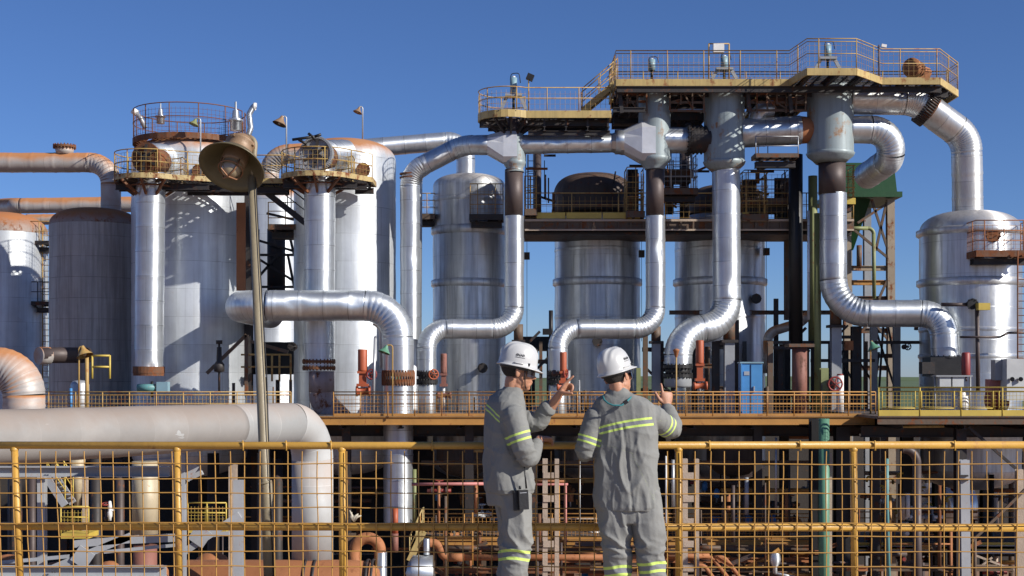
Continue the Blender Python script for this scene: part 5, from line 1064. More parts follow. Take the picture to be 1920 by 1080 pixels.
for u, v0, v1, r_, m_, lb in ((1249, 855, 1010, 2, white, 'thin white upright pipe just right of the second worker'), (1262, 862, 950, 3, galv, 'thin grey upright pipe with a valve right of the second worker'), (1455, 820, 955, 2.2, galv, 'thin silver upright pipe over the lower deck'), (1400, 895, 965, 4, gry, 'grey upright leg under the third evaporator'), (1068, 1030, 1200, 9, rusty, 'short rusty pipe end between the workers'), (1060, 910, 1040, 3, pink, 'pink upright pipe between the workers'), (1087, 865, 1020, 1.5, galv, 'thin wire like pipe between the workers'), (1480, 870, 1010, 2, dark, 'thin dark hose over the lower deck'), (777, 880, 985, 4, gy, 'olive pipe hugging the silver drop pipe'), (1602, 930, 1000, 5, rusto, 'short orange upright plate near the teal rod'), (1691, 930, 975, 6, conc, 'short cream post beside the brown curved pipe'), (1702, 925, 970, 4, white, 'short white post beside the brown curved pipe')):
    tag(MB().cyl(W(u, v1, 56.5), W(u, v0, 56.5), M(r_, 56.5), seg=10).build('upright_pipe', m_), lb, 'pipe')
for i, (u0, u1, v, Y, r_, m_, lb) in enumerate(((772, 910, 908, 55, 3, pink, 'pink pipe running level behind the first worker'), (985, 1065, 909, 55, 2.2, pink, 'pink pipe running level between the workers'), (830, 1250, 1045, 55, 6, rusto, 'orange pipe running level low behind both workers'), (860, 1010, 925, 60, 4, dark, 'dark pipe running level under the first evaporator'), (1000, 1060, 902, 56, 2.5, rusto, 'short orange pipe near the pale twin column'),
        (1240, 1330, 1043, 55, 5, rusto, 'orange pipe running level right of the second worker'), (1300, 1440, 1026, 58, 5, rusto, 'brown orange pipe above the slanting pipes'), (1480, 1545, 820, 60, 3, rusto, 'short orange pipe close under the deck edge'), (1630, 1700, 1040, 57, 4, bare, 'dark pipe level below the patchy deck'), (1240, 1560, 1006, 59, 4, rusty, 'rusty pipe under the lower deck railing'), (1010, 1130, 1018, 58, 4, rusto, 'orange pipe low between the workers'), (1690, 1770, 800, 54, 2.5, yelk, 'thin cream conduit below the yellow deck'), (820, 1120, 1030, 59, 3, conc, 'tan conduit running level at shin height'), (870, 905, 845, 58, 3, yel, 'yellow conduit under the deck edge'))):
    tag(MB().cyl(W(u0, v, Y), W(u1, v+random.uniform(-1, 1), Y), M(r_, Y), seg=12).build('level_pipe', m_), lb, 'pipe')
pipe('s_bend_pipe', 'orange rusted pipe dropping in a soft bend to the level run', 'pipe', [W(795, 1018, 55), W(820, 1018, 55), W(832, 1045, 55), W(870, 1045, 55)], M(8, 55), .3, rusto, rusto)
t = thing('small_vessel', 'small silver horizontal vessel under the yellow stair', 'vessel', W(770, 1100, 53)); MB().lathe(W(765, 1075, 53), [(0, -.1), (.4, 0), (.7, .2), (.7, .95), (.5, 1.0), (0, 1.02)], 24, (1, 0, 0)).build('shell', alu, t); MB().cyl(W(800, 1040, 53), W(800, 1010, 53), M(6, 53), seg=12).build('neck', alu, t)
t = thing('small_vessel', 'polished little pot on a post under the third evaporator', 'vessel', W(1452, 1080, 55)); MB().lathe(W(1453, 1075, 55), [(0, 0), (.1, 0), (.1, .25), (.2, .4), (.24, .55), (.2, .8), (0, .85)], 16).build('body', alu, t); MB().cyl(W(1453, 1075, 55), W(1490, 1082, 55), .06, seg=8).build('arm', galv, t)
for k, (a, b_) in enumerate((((1335, 1045), (1385, 1110)), ((1358, 1045), (1408, 1110)), ((1320, 1060), (1360, 1115)))):
    tag(MB().sweep(poly([W(a[0]-20, a[1], 55), W(*a, 55), W(*b_, 55)], .3), M(4, 55), 10).build('slanting_pipe', rusto), 'orange pipe slanting down right of the pale twin column', 'pipe', 'orange pipes slanting down together')
t = thing('piped_tank', 'white horizontal tank with white pipe loops near the grey column', 'tank', W(1780, 985, 70)); MB().lathe(W(1738, 950, 70), [(0, -.5), (.9, -.3), (1.2, 0), (1.2, 2.0), (.9, 2.3), (0, 2.5)], 24, (1, 0, 0)).build('shell', aluV, t)
MB().sweep(poly([W(1838, 985, 64), W(1838, 922, 64), W(1868, 918, 64), W(1866, 980, 64)], .3), M(4, 64), 10).build('pipe_loop', white, t); MB().sweep(poly([W(1780, 960, 66), W(1780, 925, 66), W(1700, 960, 66)], .3), M(3.5, 66), 10).build('pipe_loop', white, t)
for v, Y, u0, u1, m_, lb in ((1027, 56.4, 800, 1528, brn, 'long brown beam running level just under the lower deck edge'), (1050, 56.2, 1020, 1530, rusto, 'long orange beam lower under the lower deck'), (1070, 56, 800, 1240, rusty, 'long rusty beam at the bottom behind the workers'), (1066, 56.2, 1330, 1900, brn, 'long brown beam at the bottom right of the workers'), (868, 58.6, 790, 1530, brn, 'long brown beam high in the shade above the lower deck railing')):
    tag(MB().ibeam(W(u0, v, Y), W(u1, v, Y), .16, .2).build('long_beam', m_), lb, 'beam')
for k in range(84):
    u = rnd.choice([rnd.uniform(790, 905), rnd.uniform(1005, 1110), rnd.uniform(1240, 1530), rnd.uniform(1240, 1530), rnd.uniform(1570, 1900)]); Y = rnd.uniform(54.8, 57.6); m_ = rnd.choice([rusto, rusto, orr, brn, brn, rusty, bare]); v0 = rnd.uniform(900, 1040)
    if k % 3 == 0: tag(MB().cyl(W(u, min(1150, v0+rnd.uniform(40, 160)), Y), W(u, v0, Y), M(rnd.choice([1.5, 2.5, 3.5]), Y), seg=8).build('sunlit_riser', m_), 'rusty riser pipe in the sun in front of the lower deck', 'pipe', 'sunlit rusty risers before the lower deck')
    elif k % 3 == 1: ln = rnd.uniform(30, 150); v = rnd.uniform(1020, 1078); tag(MB().cyl(W(u, v, Y), W(u+ln, v, Y), M(rnd.choice([1.5, 2.5, 4]), Y), seg=8).build('sunlit_pipe', m_), 'rusty level pipe in the sun in front of the lower deck', 'pipe', 'sunlit rusty level pipes before the lower deck')
    else: v = rnd.uniform(1015, 1075); ln = rnd.uniform(20, 60); tag(MB().ibeam(W(u, v, Y), W(u+ln, v+rnd.choice([0, 0, 18, -18]), Y), .14, .16).build('sunlit_beam', m_), 'rusty steel beam in the sun in front of the lower deck', 'beam', 'sunlit rusty beams before the lower deck')
# vessels' lower cones / big dark shapes in the lower level
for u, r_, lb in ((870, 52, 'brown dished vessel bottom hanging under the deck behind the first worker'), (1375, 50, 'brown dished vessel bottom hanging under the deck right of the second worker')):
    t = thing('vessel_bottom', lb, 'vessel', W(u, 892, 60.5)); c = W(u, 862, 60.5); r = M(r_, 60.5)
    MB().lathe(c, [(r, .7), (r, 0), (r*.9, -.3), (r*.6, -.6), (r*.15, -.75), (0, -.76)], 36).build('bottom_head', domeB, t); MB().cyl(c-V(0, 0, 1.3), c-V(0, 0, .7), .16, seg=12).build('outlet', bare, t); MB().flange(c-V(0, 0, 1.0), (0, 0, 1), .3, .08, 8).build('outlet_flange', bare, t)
# pump sets and valves filling the lower level: each one a thing with parts, copied about
def valve_set(seed, m1, m2):
    rnd = random.Random(seed); t = thing('valve_set', 'x', 'valve', (0, 0, 0), 'small valve sets scattered in the lower level')
    MB().cyl(V(-.5, 0, 0), V(.5, 0, 0), .08, seg=8).build('pipe_section', m1, t)
    MB().lathe(V(0, 0, 0), [(0, -.16), (.16, -.16), (.16, -.1), (.1, -.08), (.1, .1), (.05, .14), (.05, .42), (0, .43)], 10).build('valve_body', m2, t)
    for x in (-.3, .3): MB().flange(V(x, 0, 0), (1, 0, 0), .15, .06, 0).build('flange', m2, t)
    MB().sweep([V(math.cos(2*math.pi*k/10)*.17, math.sin(2*math.pi*k/10)*.17, .42) for k in range(10)], .022, 4, closed=True).build('handwheel', m1, t)
    return t
def pump_set(m1, m2):
    t = thing('pump', 'x', 'pump', (0, 0, 0), 'motor pumps standing on the floor below the decks')
    MB().lathe(V(-.6, 0, 0), [(0, 0), (.26, .02), (.28, .08), (.28, .75), (.2, .8), (.06, .82), (.06, 1.1), (.3, 1.12), (.34, 1.3), (0, 1.34)], 16, (1, 0, 0)).build('motor', m1, t)
    MB().cyl(V(.62, 0, .2), V(.62, 0, .9), .1, seg=10).build('discharge_pipe', m2, t); MB().box(V(0, 0, -.35), (1.5, .6, .14)).build('base', m2, t)
    for x in (-.4, .5): MB().box(V(x, 0, -.2), (.14, .5, .3)).build('foot', m2, t)
    return t
where = ['behind the guard rail mesh', 'in the shade below the plant deck']
protos = [valve_set(1, rusto, dark), valve_set(2, white, gry), valve_set(3, redm, bare)]; used = [False]*3
vl = ['rusty orange pipe valve with handwheel low under the decks', 'white pipe valve with handwheel low under the decks', 'red pipe valve with handwheel low under the decks']
for k in range(54):
    i = k % 3; u = rnd.choice([rnd.uniform(800, 1240), rnd.uniform(1240, 1530), rnd.uniform(1620, 1900)]); v = rnd.uniform(900, 1075); Y = rnd.uniform(57.5, 66)
    loc = W(u, v, Y); o = protos[i] if not used[i] else dup(protos[i], loc); used[i] = True; o.location = loc; o['label'] = vl[i]; o['group'] = vl[i].split(' low')[0]+'s'; o.rotation_euler.z = rnd.choice([0, 1.57, .6])
protos = [pump_set(blue, dark), pump_set(rusto, conc)]; used = [False]*2; pl = ['blue motor pump below the decks', 'orange motor pump below the decks']
for k in range(14):
    i = k % 2; loc = W(rnd.choice([rnd.uniform(820, 1240), rnd.uniform(1250, 1880)]), rnd.uniform(1030, 1085) if k % 3 else rnd.uniform(975, 1000), rnd.uniform(58, 68)); o = protos[i] if not used[i] else dup(protos[i], loc); used[i] = True; o.location = loc; o['label'] = pl[i]; o['group'] = pl[i].split(' below')[0]+'s'
for k in range(92):
    u = rnd.choice([rnd.uniform(790, 1240), rnd.uniform(1240, 1530), rnd.uniform(1600, 1910), rnd.uniform(360, 700)]); Y = rnd.uniform(58, 72); m_ = rnd.choice([dark, bare, rusty, rusto, rusto, brn, orr, orr, yel, blk, conc]); v0 = rnd.uniform(830, 1000)
    if k % 2: tag(MB().cyl(W(u, 1250, Y), W(u, v0, Y), M(rnd.choice([1.5, 3, 5]), Y), seg=8).build('riser_pipe', m_), 'narrow riser pipe among many in the crowded lower level', 'pipe', 'narrow riser pipes of the lower level')
    else:
        ln = rnd.uniform(40, 190); v = rnd.uniform(870, 1078); tag(MB().cyl(W(u, v, Y), W(u+ln, v, Y), M(rnd.choice([1.5, 2.5, 4]), Y), seg=8).build('rack_pipe', m_), 'narrow level pipe among many in the crowded lower level', 'pipe', 'narrow level pipes of the lower level')
# valve wheels, elbows and yellow fittings massed at the right
for k in range(20):
    u, v, Y = rnd.uniform(1625, 1800), rnd.uniform(885, 965), rnd.uniform(60, 67); t = thing('hydrant', 'small yellow elbow fitting in the cluster left of the grey upright column', 'fitting', W(u, v, Y), 'yellow elbow fittings in the right cluster')
    MB().sweep(poly([W(u, v, Y), W(u, v-10, Y), W(u+rnd.choice([-9, 9]), v-10, Y)], .1, 3), .06, 6).build('elbow', yelb, t); MB().flange(W(u, v-4, Y), (0, 0, 1), .13, .05, 0).build('flange', yel, t)
for k in range(16):
    u, v, Y = rnd.choice([rnd.uniform(1300, 1460), rnd.uniform(1050, 1110), rnd.uniform(820, 900)]), rnd.uniform(900, 962), rnd.uniform(60, 66); t = thing('spindle_valve', 'thin spindle valve with pale head on the lower deck', 'valve', W(u, v, Y), 'spindle valves on the lower deck')
    MB().cyl(W(u, v+18, Y), W(u, v-8, Y), .04, seg=6).build('spindle', rnd.choice([white, orr, galv]), t); MB().lathe(W(u, v, Y), [(0, -.2), (.13, -.2), (.13, .1), (.05, .2), (0, .2)], 8).build('body', rnd.choice([rusto, dark, blue]), t)
# small things just above the main deck, behind its railing
for k in range(34):
    u = rnd.choice([rnd.uniform(785, 905), rnd.uniform(1060, 1110), rnd.uniform(1250, 1640), rnd.uniform(380, 600)]); Y = rnd.uniform(59, 66); m_ = rnd.choice([dark, bare, brn, blk, gry, brn]); v0 = rnd.uniform(690, 745)
    tag(MB().cyl(W(u, 772, Y), W(u, v0, Y), M(rnd.choice([1.5, 3, 4]), Y), seg=8).build('stub_pipe', m_), 'low upright pipe stub standing behind the ochre deck railing', 'pipe', 'low pipe stubs behind the deck railing')
# ---------------------------------------------------------------- people
def cloth_mat(name, col):
    m = mat(name, col, .85, 0, var=.08, rs=3, bump=.13, bs=17, spec=.2)
    n, l = m.node_tree.nodes, m.node_tree.links; b = n['Principled BSDF']; src = b.inputs['Base Color'].links[0].from_socket
    tot = None; cen = None
    for at_ in ('band_arm', 'band_torso'):
        a = n.new('ShaderNodeAttribute'); a.attribute_name = at_; x = a.outputs['Fac']
        def rng(lo, hi): return mth(n, l, 'MULTIPLY', mth(n, l, 'GREATER_THAN', x, lo), mth(n, l, 'LESS_THAN', x, hi))
        s_ = mth(n, l, 'ADD', rng(0, .27), rng(.73, 1.)); c_ = rng(.27, .73)
        tot = s_ if tot is None else mth(n, l, 'MAXIMUM', tot, s_); cen = c_ if cen is None else mth(n, l, 'MAXIMUM', cen, c_)
    c1_ = mixc(n, l, cen, src, (.22, .225, .24)); c2_ = mixc(n, l, tot, c1_, (.56, .72, .17)); l.new(c2_, b.inputs['Base Color'])
    return m
clothg = cloth_mat('grey work cloth', (.205, .206, .195)); clotht = cloth_mat('grey trouser cloth', (.22, .22, .208))
skin = mat('tanned skin', (.43, .21, .125), .5, 0, var=.12, rs=12, bump=.12, bs=160); skin.node_tree.nodes['Principled BSDF'].inputs['Subsurface Weight'].default_value = .08
skin.node_tree.nodes['Principled BSDF'].inputs['Subsurface Radius'].default_value = (.01, .004, .002)
hair = mat('short dark hair', (.03, .022, .017), .75, 0, bump=.7, bs=220)
helm = mat('white helmet shell', (.5, .5, .49), .3, 0, var=.07, bump=.02); logo = mat('helmet print', (.05, .05, .055), .5, 0, bump=0)
blkp = mat('black plastic', (.015, .015, .016), .45, 0, bump=.1, bs=60); lens = mat('smoked lens', (.02, .018, .03), .1, 0, bump=0, spec=.9); strapm = mat('teal lanyard', (.03, .2, .22), .7, 0, bump=.1); eyew = mat('eye white', (.6, .57, .53), .3, 0, bump=0); bootm = mat('black boot leather', (.025, .022, .02), .5, 0, bump=.2, bs=40)
def ell(mb, c, r, R=None, seg=20, rings=12):
    rr_ = []
    for i in range(rings+1):
        a = math.pi*i/rings
        ring_ = []
        for k in range(seg):
            p = 2*math.pi*k/seg; q = V(r[0]*max(math.sin(a), .02)*math.cos(p), r[1]*max(math.sin(a), .02)*math.sin(p), -r[2]*math.cos(a)); ring_.append(Vector(c)+(R @ q if R else q))
        rr_.append(ring_)
    mb.loft(rr_); return mb
def limb(mb, pts, rad, seg=18, sub=4):
    """tapered limb with rounded ends through joints, radii interpolated"""
    P_, R_ = [], []
    n = len(pts)
    for i in range(n-1):
        p0 = pts[max(0, i-1)]; p1, p2 = pts[i], pts[i+1]; p3 = pts[min(n-1, i+2)]
        for k in range(sub):
            t = k/sub; t2, t3 = t*t, t*t*t
            q = (p1*2+(p2-p0)*t+(p0*2-p1*5+p2*4-p3)*t2+(p1*3-p0-p2*3+p3)*t3)*.5 if n > 2 else p1.lerp(p2, t)
            P_.append(q); R_.append(rad[i]+(rad[i+1]-rad[i])*t)
    P_.append(pts[-1]); R_.append(rad[-1])
    a = (P_[0]-P_[1]).normalized(); b_ = (P_[-1]-P_[-2]).normalized(); r0, r1 = R_[0], R_[-1]
    P_ = [P_[0]+a*r0*.75, P_[0]+a*r0*.45]+P_+[P_[-1]+b_*r1*.45, P_[-1]+b_*r1*.75]; R_ = [r0*.35, r0*.8]+R_+[r1*.8, r1*.35]
    mb.sweep(P_, R_, seg)
def remesh(mb, name, voxel, smooth):
    me = bpy.data.meshes.new('tmp'); me.from_pydata([tuple(p) for p in mb.v], [], mb.f); me.update()
    o = bpy.data.objects.new('tmp', me); COL.objects.link(o)
    m = o.modifiers.new('r', 'REMESH'); m.mode = 'VOXEL'; m.voxel_size = voxel; m.use_smooth_shade = True
    if smooth: s_ = o.modifiers.new('s', 'SMOOTH'); s_.factor = .5; s_.iterations = smooth
    bpy.context.view_layer.update(); dg = bpy.context.evaluated_depsgraph_get()
    r = bpy.data.meshes.new_from_object(o.evaluated_get(dg)); bpy.data.objects.remove(o); bpy.data.meshes.remove(me)
    r.name = name; r.polygons.foreach_set('use_smooth', [True]*len(r.polygons)); r.update(); return r
def segt(p, a, b):
    ab = b-a; t = (p-a).dot(ab)/ab.length_squared; q = a+ab*max(0, min(1, t)); return t, (p-q).length
def ridge(p):
    x = 1-2.2*abs(noise.noise(p)); return x*abs(x)
def place(me, name, m, root=None, org=None):
    off = root.location if root else org
    for v in me.vertices: v.co = v.co-off
    me.materials.clear(); me.materials.append(m); o = bpy.data.objects.new(name, me); COL.objects.link(o)
    if root: o.parent = root
    else: o.location = off
    return o
def hand(mb, wrist, d, nrm, thumb_side, curls, s=1., spread=.35, thumb=(.6, .8, .1), lens_=(.071, .08, .074, .058)):
    """d: towards the knuckles, nrm: palm direction (fingers curl towards it), thumb_side: unit vector to the thumb"""
    d = d.normalized(); nrm = (nrm-d*nrm.dot(d)).normalized(); sd_ = nrm.cross(d); sd_ = sd_ if sd_.dot(thumb_side) > 0 else -sd_
    rings = []
    for t, w_, h_ in ((-.012, .026, .022), (.01, .03, .021), (.035, .038, .02), (.06, .042, .018), (.082, .043, .014), (.094, .036, .009)):
        c = wrist+d*t*s; rings.append([c+sd_*math.cos(2*math.pi*k/16)*w_*s+nrm*math.sin(2*math.pi*k/16)*h_*s for k in range(16)])
    mb.loft(rings)
    for i, cu in enumerate(curls):
        off = (.031, .011, -.01, -.029)[i]; p = wrist+d*(.08-.004*abs(i-1.2))*s+sd_*off*s; a = 0; dr = (d+sd_*off*spread*4).normalized(); pts = [p-d*.02*s, p]; L = lens_[i]*s
        for f_, l_ in ((cu[0], .45), (cu[1], .32), (cu[2], .23)):
            a += f_; q = dr*math.cos(a)+nrm*math.sin(a); p = p+q*L*l_; pts.append(p)
        r0 = (.0092, .0094, .009, .0078)[i]*s; limb(mb, pts, [r0*1.05, r0*1.05, r0, r0*.92, r0*.8], 10, 3)
    b = wrist+d*.02*s+sd_*.022*s; t1 = (d*thumb[0]+sd_*thumb[1]+nrm*thumb[2]).normalized(); t2 = (d*(thumb[0]+.35)+sd_*thumb[1]*.6+nrm*(thumb[2]+.2)).normalized()
    limb(mb, [b, b+t1*.035*s, b+t1*.035*s+t2*.03*s, b+t1*.035*s+t2*.055*s], [.014*s, .012*s, .0105*s, .0085*s], 10, 3)
def headframe(o, f, pitch, roll=0):
    f = Vector(f).normalized(); rt = f.cross(V(0, 0, 1)).normalized(); R = Matrix((rt, f, V(0, 0, 1))).transposed()
    return R @ Matrix.Rotation(pitch, 3, 'X') @ Matrix.Rotation(roll, 3, 'Y')
def head(mb, o, R, s=1.0):
    def e(c, r, rot=None): ell(mb, o+R @ (V(*c)*s), [x*s for x in r], R @ rot if rot else R, 18, 12)
    e((0, -.012, .045), (.075, .096, .088)); e((0, .028, -.03), (.06, .068, .088)); e((0, .062, -.098), (.026, .026, .02)); e((0, .05, -.075), (.045, .04, .035))
    e((0, .083, .03), (.052, .016, .012)); e((0, .104, -.03), (.013, .02, .013)); e((0, .098, -.008), (.0085, .012, .026), Matrix.Rotation(-.35, 3, 'X')); e((.012, .096, -.035), (.009, .01, .008)); e((-.012, .096, -.035), (.009, .01, .008))
    for q in (-1, 1):
        e((q*.04, .062, -.022), (.024, .026, .022)); e((q*.034, .022, -.055), (.024, .042, .036))
        e((q*.078, -.012, -.006), (.008, .018, .031), Matrix.Rotation(q*.25, 3, 'Z') @ Matrix.Rotation(-.15, 3, 'X')); e((q*.083, -.022, .006), (.007, .008, .022), Matrix.Rotation(q*.3, 3, 'Z')); e((q*.072, -.008, -.028), (.005, .007, .009))
    e((0, .09, -.058), (.022, .011, .0065)); e((0, .087, -.07), (.02, .011, .0075)); e((0, .0, -.09), (.05, .05, .05))
def helmet(root, o, R, tilt, side, hk=.87):
    """rim ellipse at z .04; tilt rotates about the x axis"""
    RR = R @ Matrix.Rotation(tilt, 3, 'X') @ Matrix.Scale(hk, 3); c = o+R @ V(0, -.006, .034); seg = 72; rings = []
    def ringp(k, rx, ry, z, ext=0., vis=0.):
        a = 2*math.pi*k/seg; fr_ = max(0, math.sin(a)); e_ = ext+vis*fr_**1.6
        x, y = (rx+e_)*math.cos(a), (ry+e_)*math.sin(a)
        return c+RR @ V(x, y, z-(.012*fr_ if vis else 0)*(e_/.05 if vis else 0))
    def dome(t, k, off=0.):
        a = 2*math.pi*k/seg; cr = math.cos(t)**.62; z = .168*math.sin(t)**.95; x, y = (.121-off)*cr*math.cos(a), (.15-off)*cr*math.sin(a)
        up = 0.
        if off == 0:
            ax_ = abs(x); up = .0085*max(0, min(1, (.03-ax_)/.008))*min(1, max(0, (math.sin(t)-.3)/.25))
            up += .005*max(0, min(1, (.012-abs(ax_-.06))/.006))*min(1, max(0, (math.sin(t)-.45)/.2))*(1 if y < .06 else .3)
        nn = V(x/.0146, y/.0225, z/.028+.001).normalized()
        return c+RR @ (V(x, y, .012+z-off*.8)+nn*up)
    rings.append([ringp(k, .115, .144, -.004, .002, .03) for k in range(seg)])
    rings.append([ringp(k, .121, .15, -.006, .012, .042) for k in range(seg)]); rings.append([ringp(k, .121, .15, 0, .013, .043) for k in range(seg)])
    rings.append([ringp(k, .121, .15, .004, .008, .03) for k in range(seg)]); rings.append([ringp(k, .121, .15, .010, .001, .004) for k in range(seg)])
    for i in range(1, 16): rings.append([dome(math.pi/2*i/16, k) for k in range(seg)])
    rings.append([dome(math.pi/2*.995, k) for k in range(seg)])
    mb = MB().loft(rings[:], cap=False); base = len(mb.v); top = c+RR @ V(0, 0, .012+.168+.008); mb.v.append(top); n0 = base-seg
    for k in range(seg): mb.face((n0+k, n0+(k+1) % seg, base), sm=True)
    inner = [rings[0]]+[[dome(math.pi/2*i/10, k, .006) for k in range(seg)] for i in range(0, 10)]+[[dome(math.pi/2*.99, k, .006) for k in range(seg)]]
    mb.loft([r_ for r_ in inner[::-1]], cap=True); hp = mb.build('helmet', helm, root)
    # slots, accessory rail and printed emblems on the shell
    def surf(a, t, off=.001):
        cr = math.cos(t)**.62; z = .168*math.sin(t)**.95; x, y = .121*cr*math.cos(a), .15*cr*math.sin(a); n_ = V(x/.0146, y/.0225, z/.028).normalized()
        return c+RR @ (V(x, y, .012+z)+n_*off), RR @ n_
    for q in (0, math.pi):
        pts = [surf(q+(-.35+.12*i)*1, .05+.0*i, .004)[0] for i in range(5)]; MB().sweep(pts, .0035, 6).build('rail_lip', helm, root)
        p, n_ = surf(q+.45*(1 if q == 0 else -1), .07, .003); MB().box(p, (.006, .014, .02), RR).build('slot_plug', blkp, root)
    for i, da in enumerate((-.0, .16, .32)):
        a = side[0]+side[1]*da; p, n_ = surf(a, .42, .0015); e1_ = n_.cross(V(0, 0, 1)).normalized(); e2_ = e1_.cross(n_)
        b = MB().sweep([p+(e1_*math.cos(k*math.pi/7)+e2_*math.sin(k*math.pi/7))*.0085 for k in range(14)], .0014, 4, closed=True)
        if i == 0: b.wire(p-e2_*.008, p+e2_*.008, .0013); b.wire(p-e1_*.008, p+e1_*.008, .0013)
        elif i == 1: b.box(p-e2_*.003, (.01, .002, .005), Matrix((e1_, n_, e2_)).transposed()); b.wire(p-e1_*.008-e2_*.002, p+e1_*.008-e2_*.002, .0013)
        else: b.wire(p+e2_*.008, p-e2_*.006+e1_*.005, .0011); b.wire(p+e2_*.008, p-e2_*.006-e1_*.005, .0011)
        b.build('round_emblem', logo, root)
    pts = [surf(side[0]+side[1]*(-.08+.1*i), .3, .0015)[0] for i in range(6)]; MB().sweep(pts, .0016, 4).build('caption_line', logo, root)
    # suspension band seen under the rim
    MB().sweep([c+RR @ V(.098*math.cos(2*math.pi*k/30), .12*math.sin(2*math.pi*k/30), -.012) for k in range(30)], .012, 8, closed=True).build('suspension_band', blkp, root)
    return c, RR
def haircap(root, o, R, s):
    mb = MB(); ell(mb, o+R @ (V(0, -.014, .04)*s), [.0785*s, .099*s, .092*s], R, 30, 24)
    keep = []
    for f_ in mb.f:
        c = sum((mb.v[i] for i in f_), V(0, 0, 0))/len(f_); q = R.transposed() @ (c-o)/s
        if (q.y < -.02 and q.z > -.062+.03*noise.noise(q*60)) or (q.z > .035 and q.y < .06) or (abs(q.x) > .06 and -.02 <= q.y < .022 and q.z > .012): keep.append(f_)
    mb.f = keep; mb.uv = [[(0, 0)]*len(f_) for f_ in keep]; mb.sm = [True]*len(keep); return mb.build('hair', hair, root)
def glasses(root, o, R, s, m):
    def P(a, z): return o+R @ (V(.082*math.sin(a), .02+.092*math.cos(a), z)*s)
    mb = MB(); n = 24; rows = ((-.03, .0), (-.012, .004), (.012, .004), (.02, .0))
    g = [[P(-1.25+2.5*i/n, z-(.006 if abs(-1.25+2.5*i/n) < .15 and z < 0 else 0)+(.018 if z < -.02 and abs(-1.25+2.5*i/n) < .14 else 0)) for i in range(n+1)] for z, e in rows]
    b0 = len(mb.v)
    for r_ in g: mb.v.extend(r_)
    for j in range(len(rows)-1):
        for i in range(n): mb.face((b0+j*(n+1)+i, b0+j*(n+1)+i+1, b0+(j+1)*(n+1)+i+1, b0+(j+1)*(n+1)+i), sm=True)
    mb.build('safety_glasses', m, root)
    for q in (-1, 1): MB().sweep([P(q*1.25, .008), o+R @ (V(q*.083, .02, .012)*s), o+R @ (V(q*.084, -.02, .012)*s), o+R @ (V(q*.082, -.035, -.01)*s)], .0026, 5).build('glasses_temple', m, root)
def attrs(me, fa, ft):
    a = me.attributes.new('band_arm', 'FLOAT', 'POINT'); t = me.attributes.new('band_torso', 'FLOAT', 'POINT')
    a.data.foreach_set('value', fa); t.data.foreach_set('value', ft)
def upx(p): return 960+p.x*F/p.y, HV-(p.z-EYE)*F/p.y

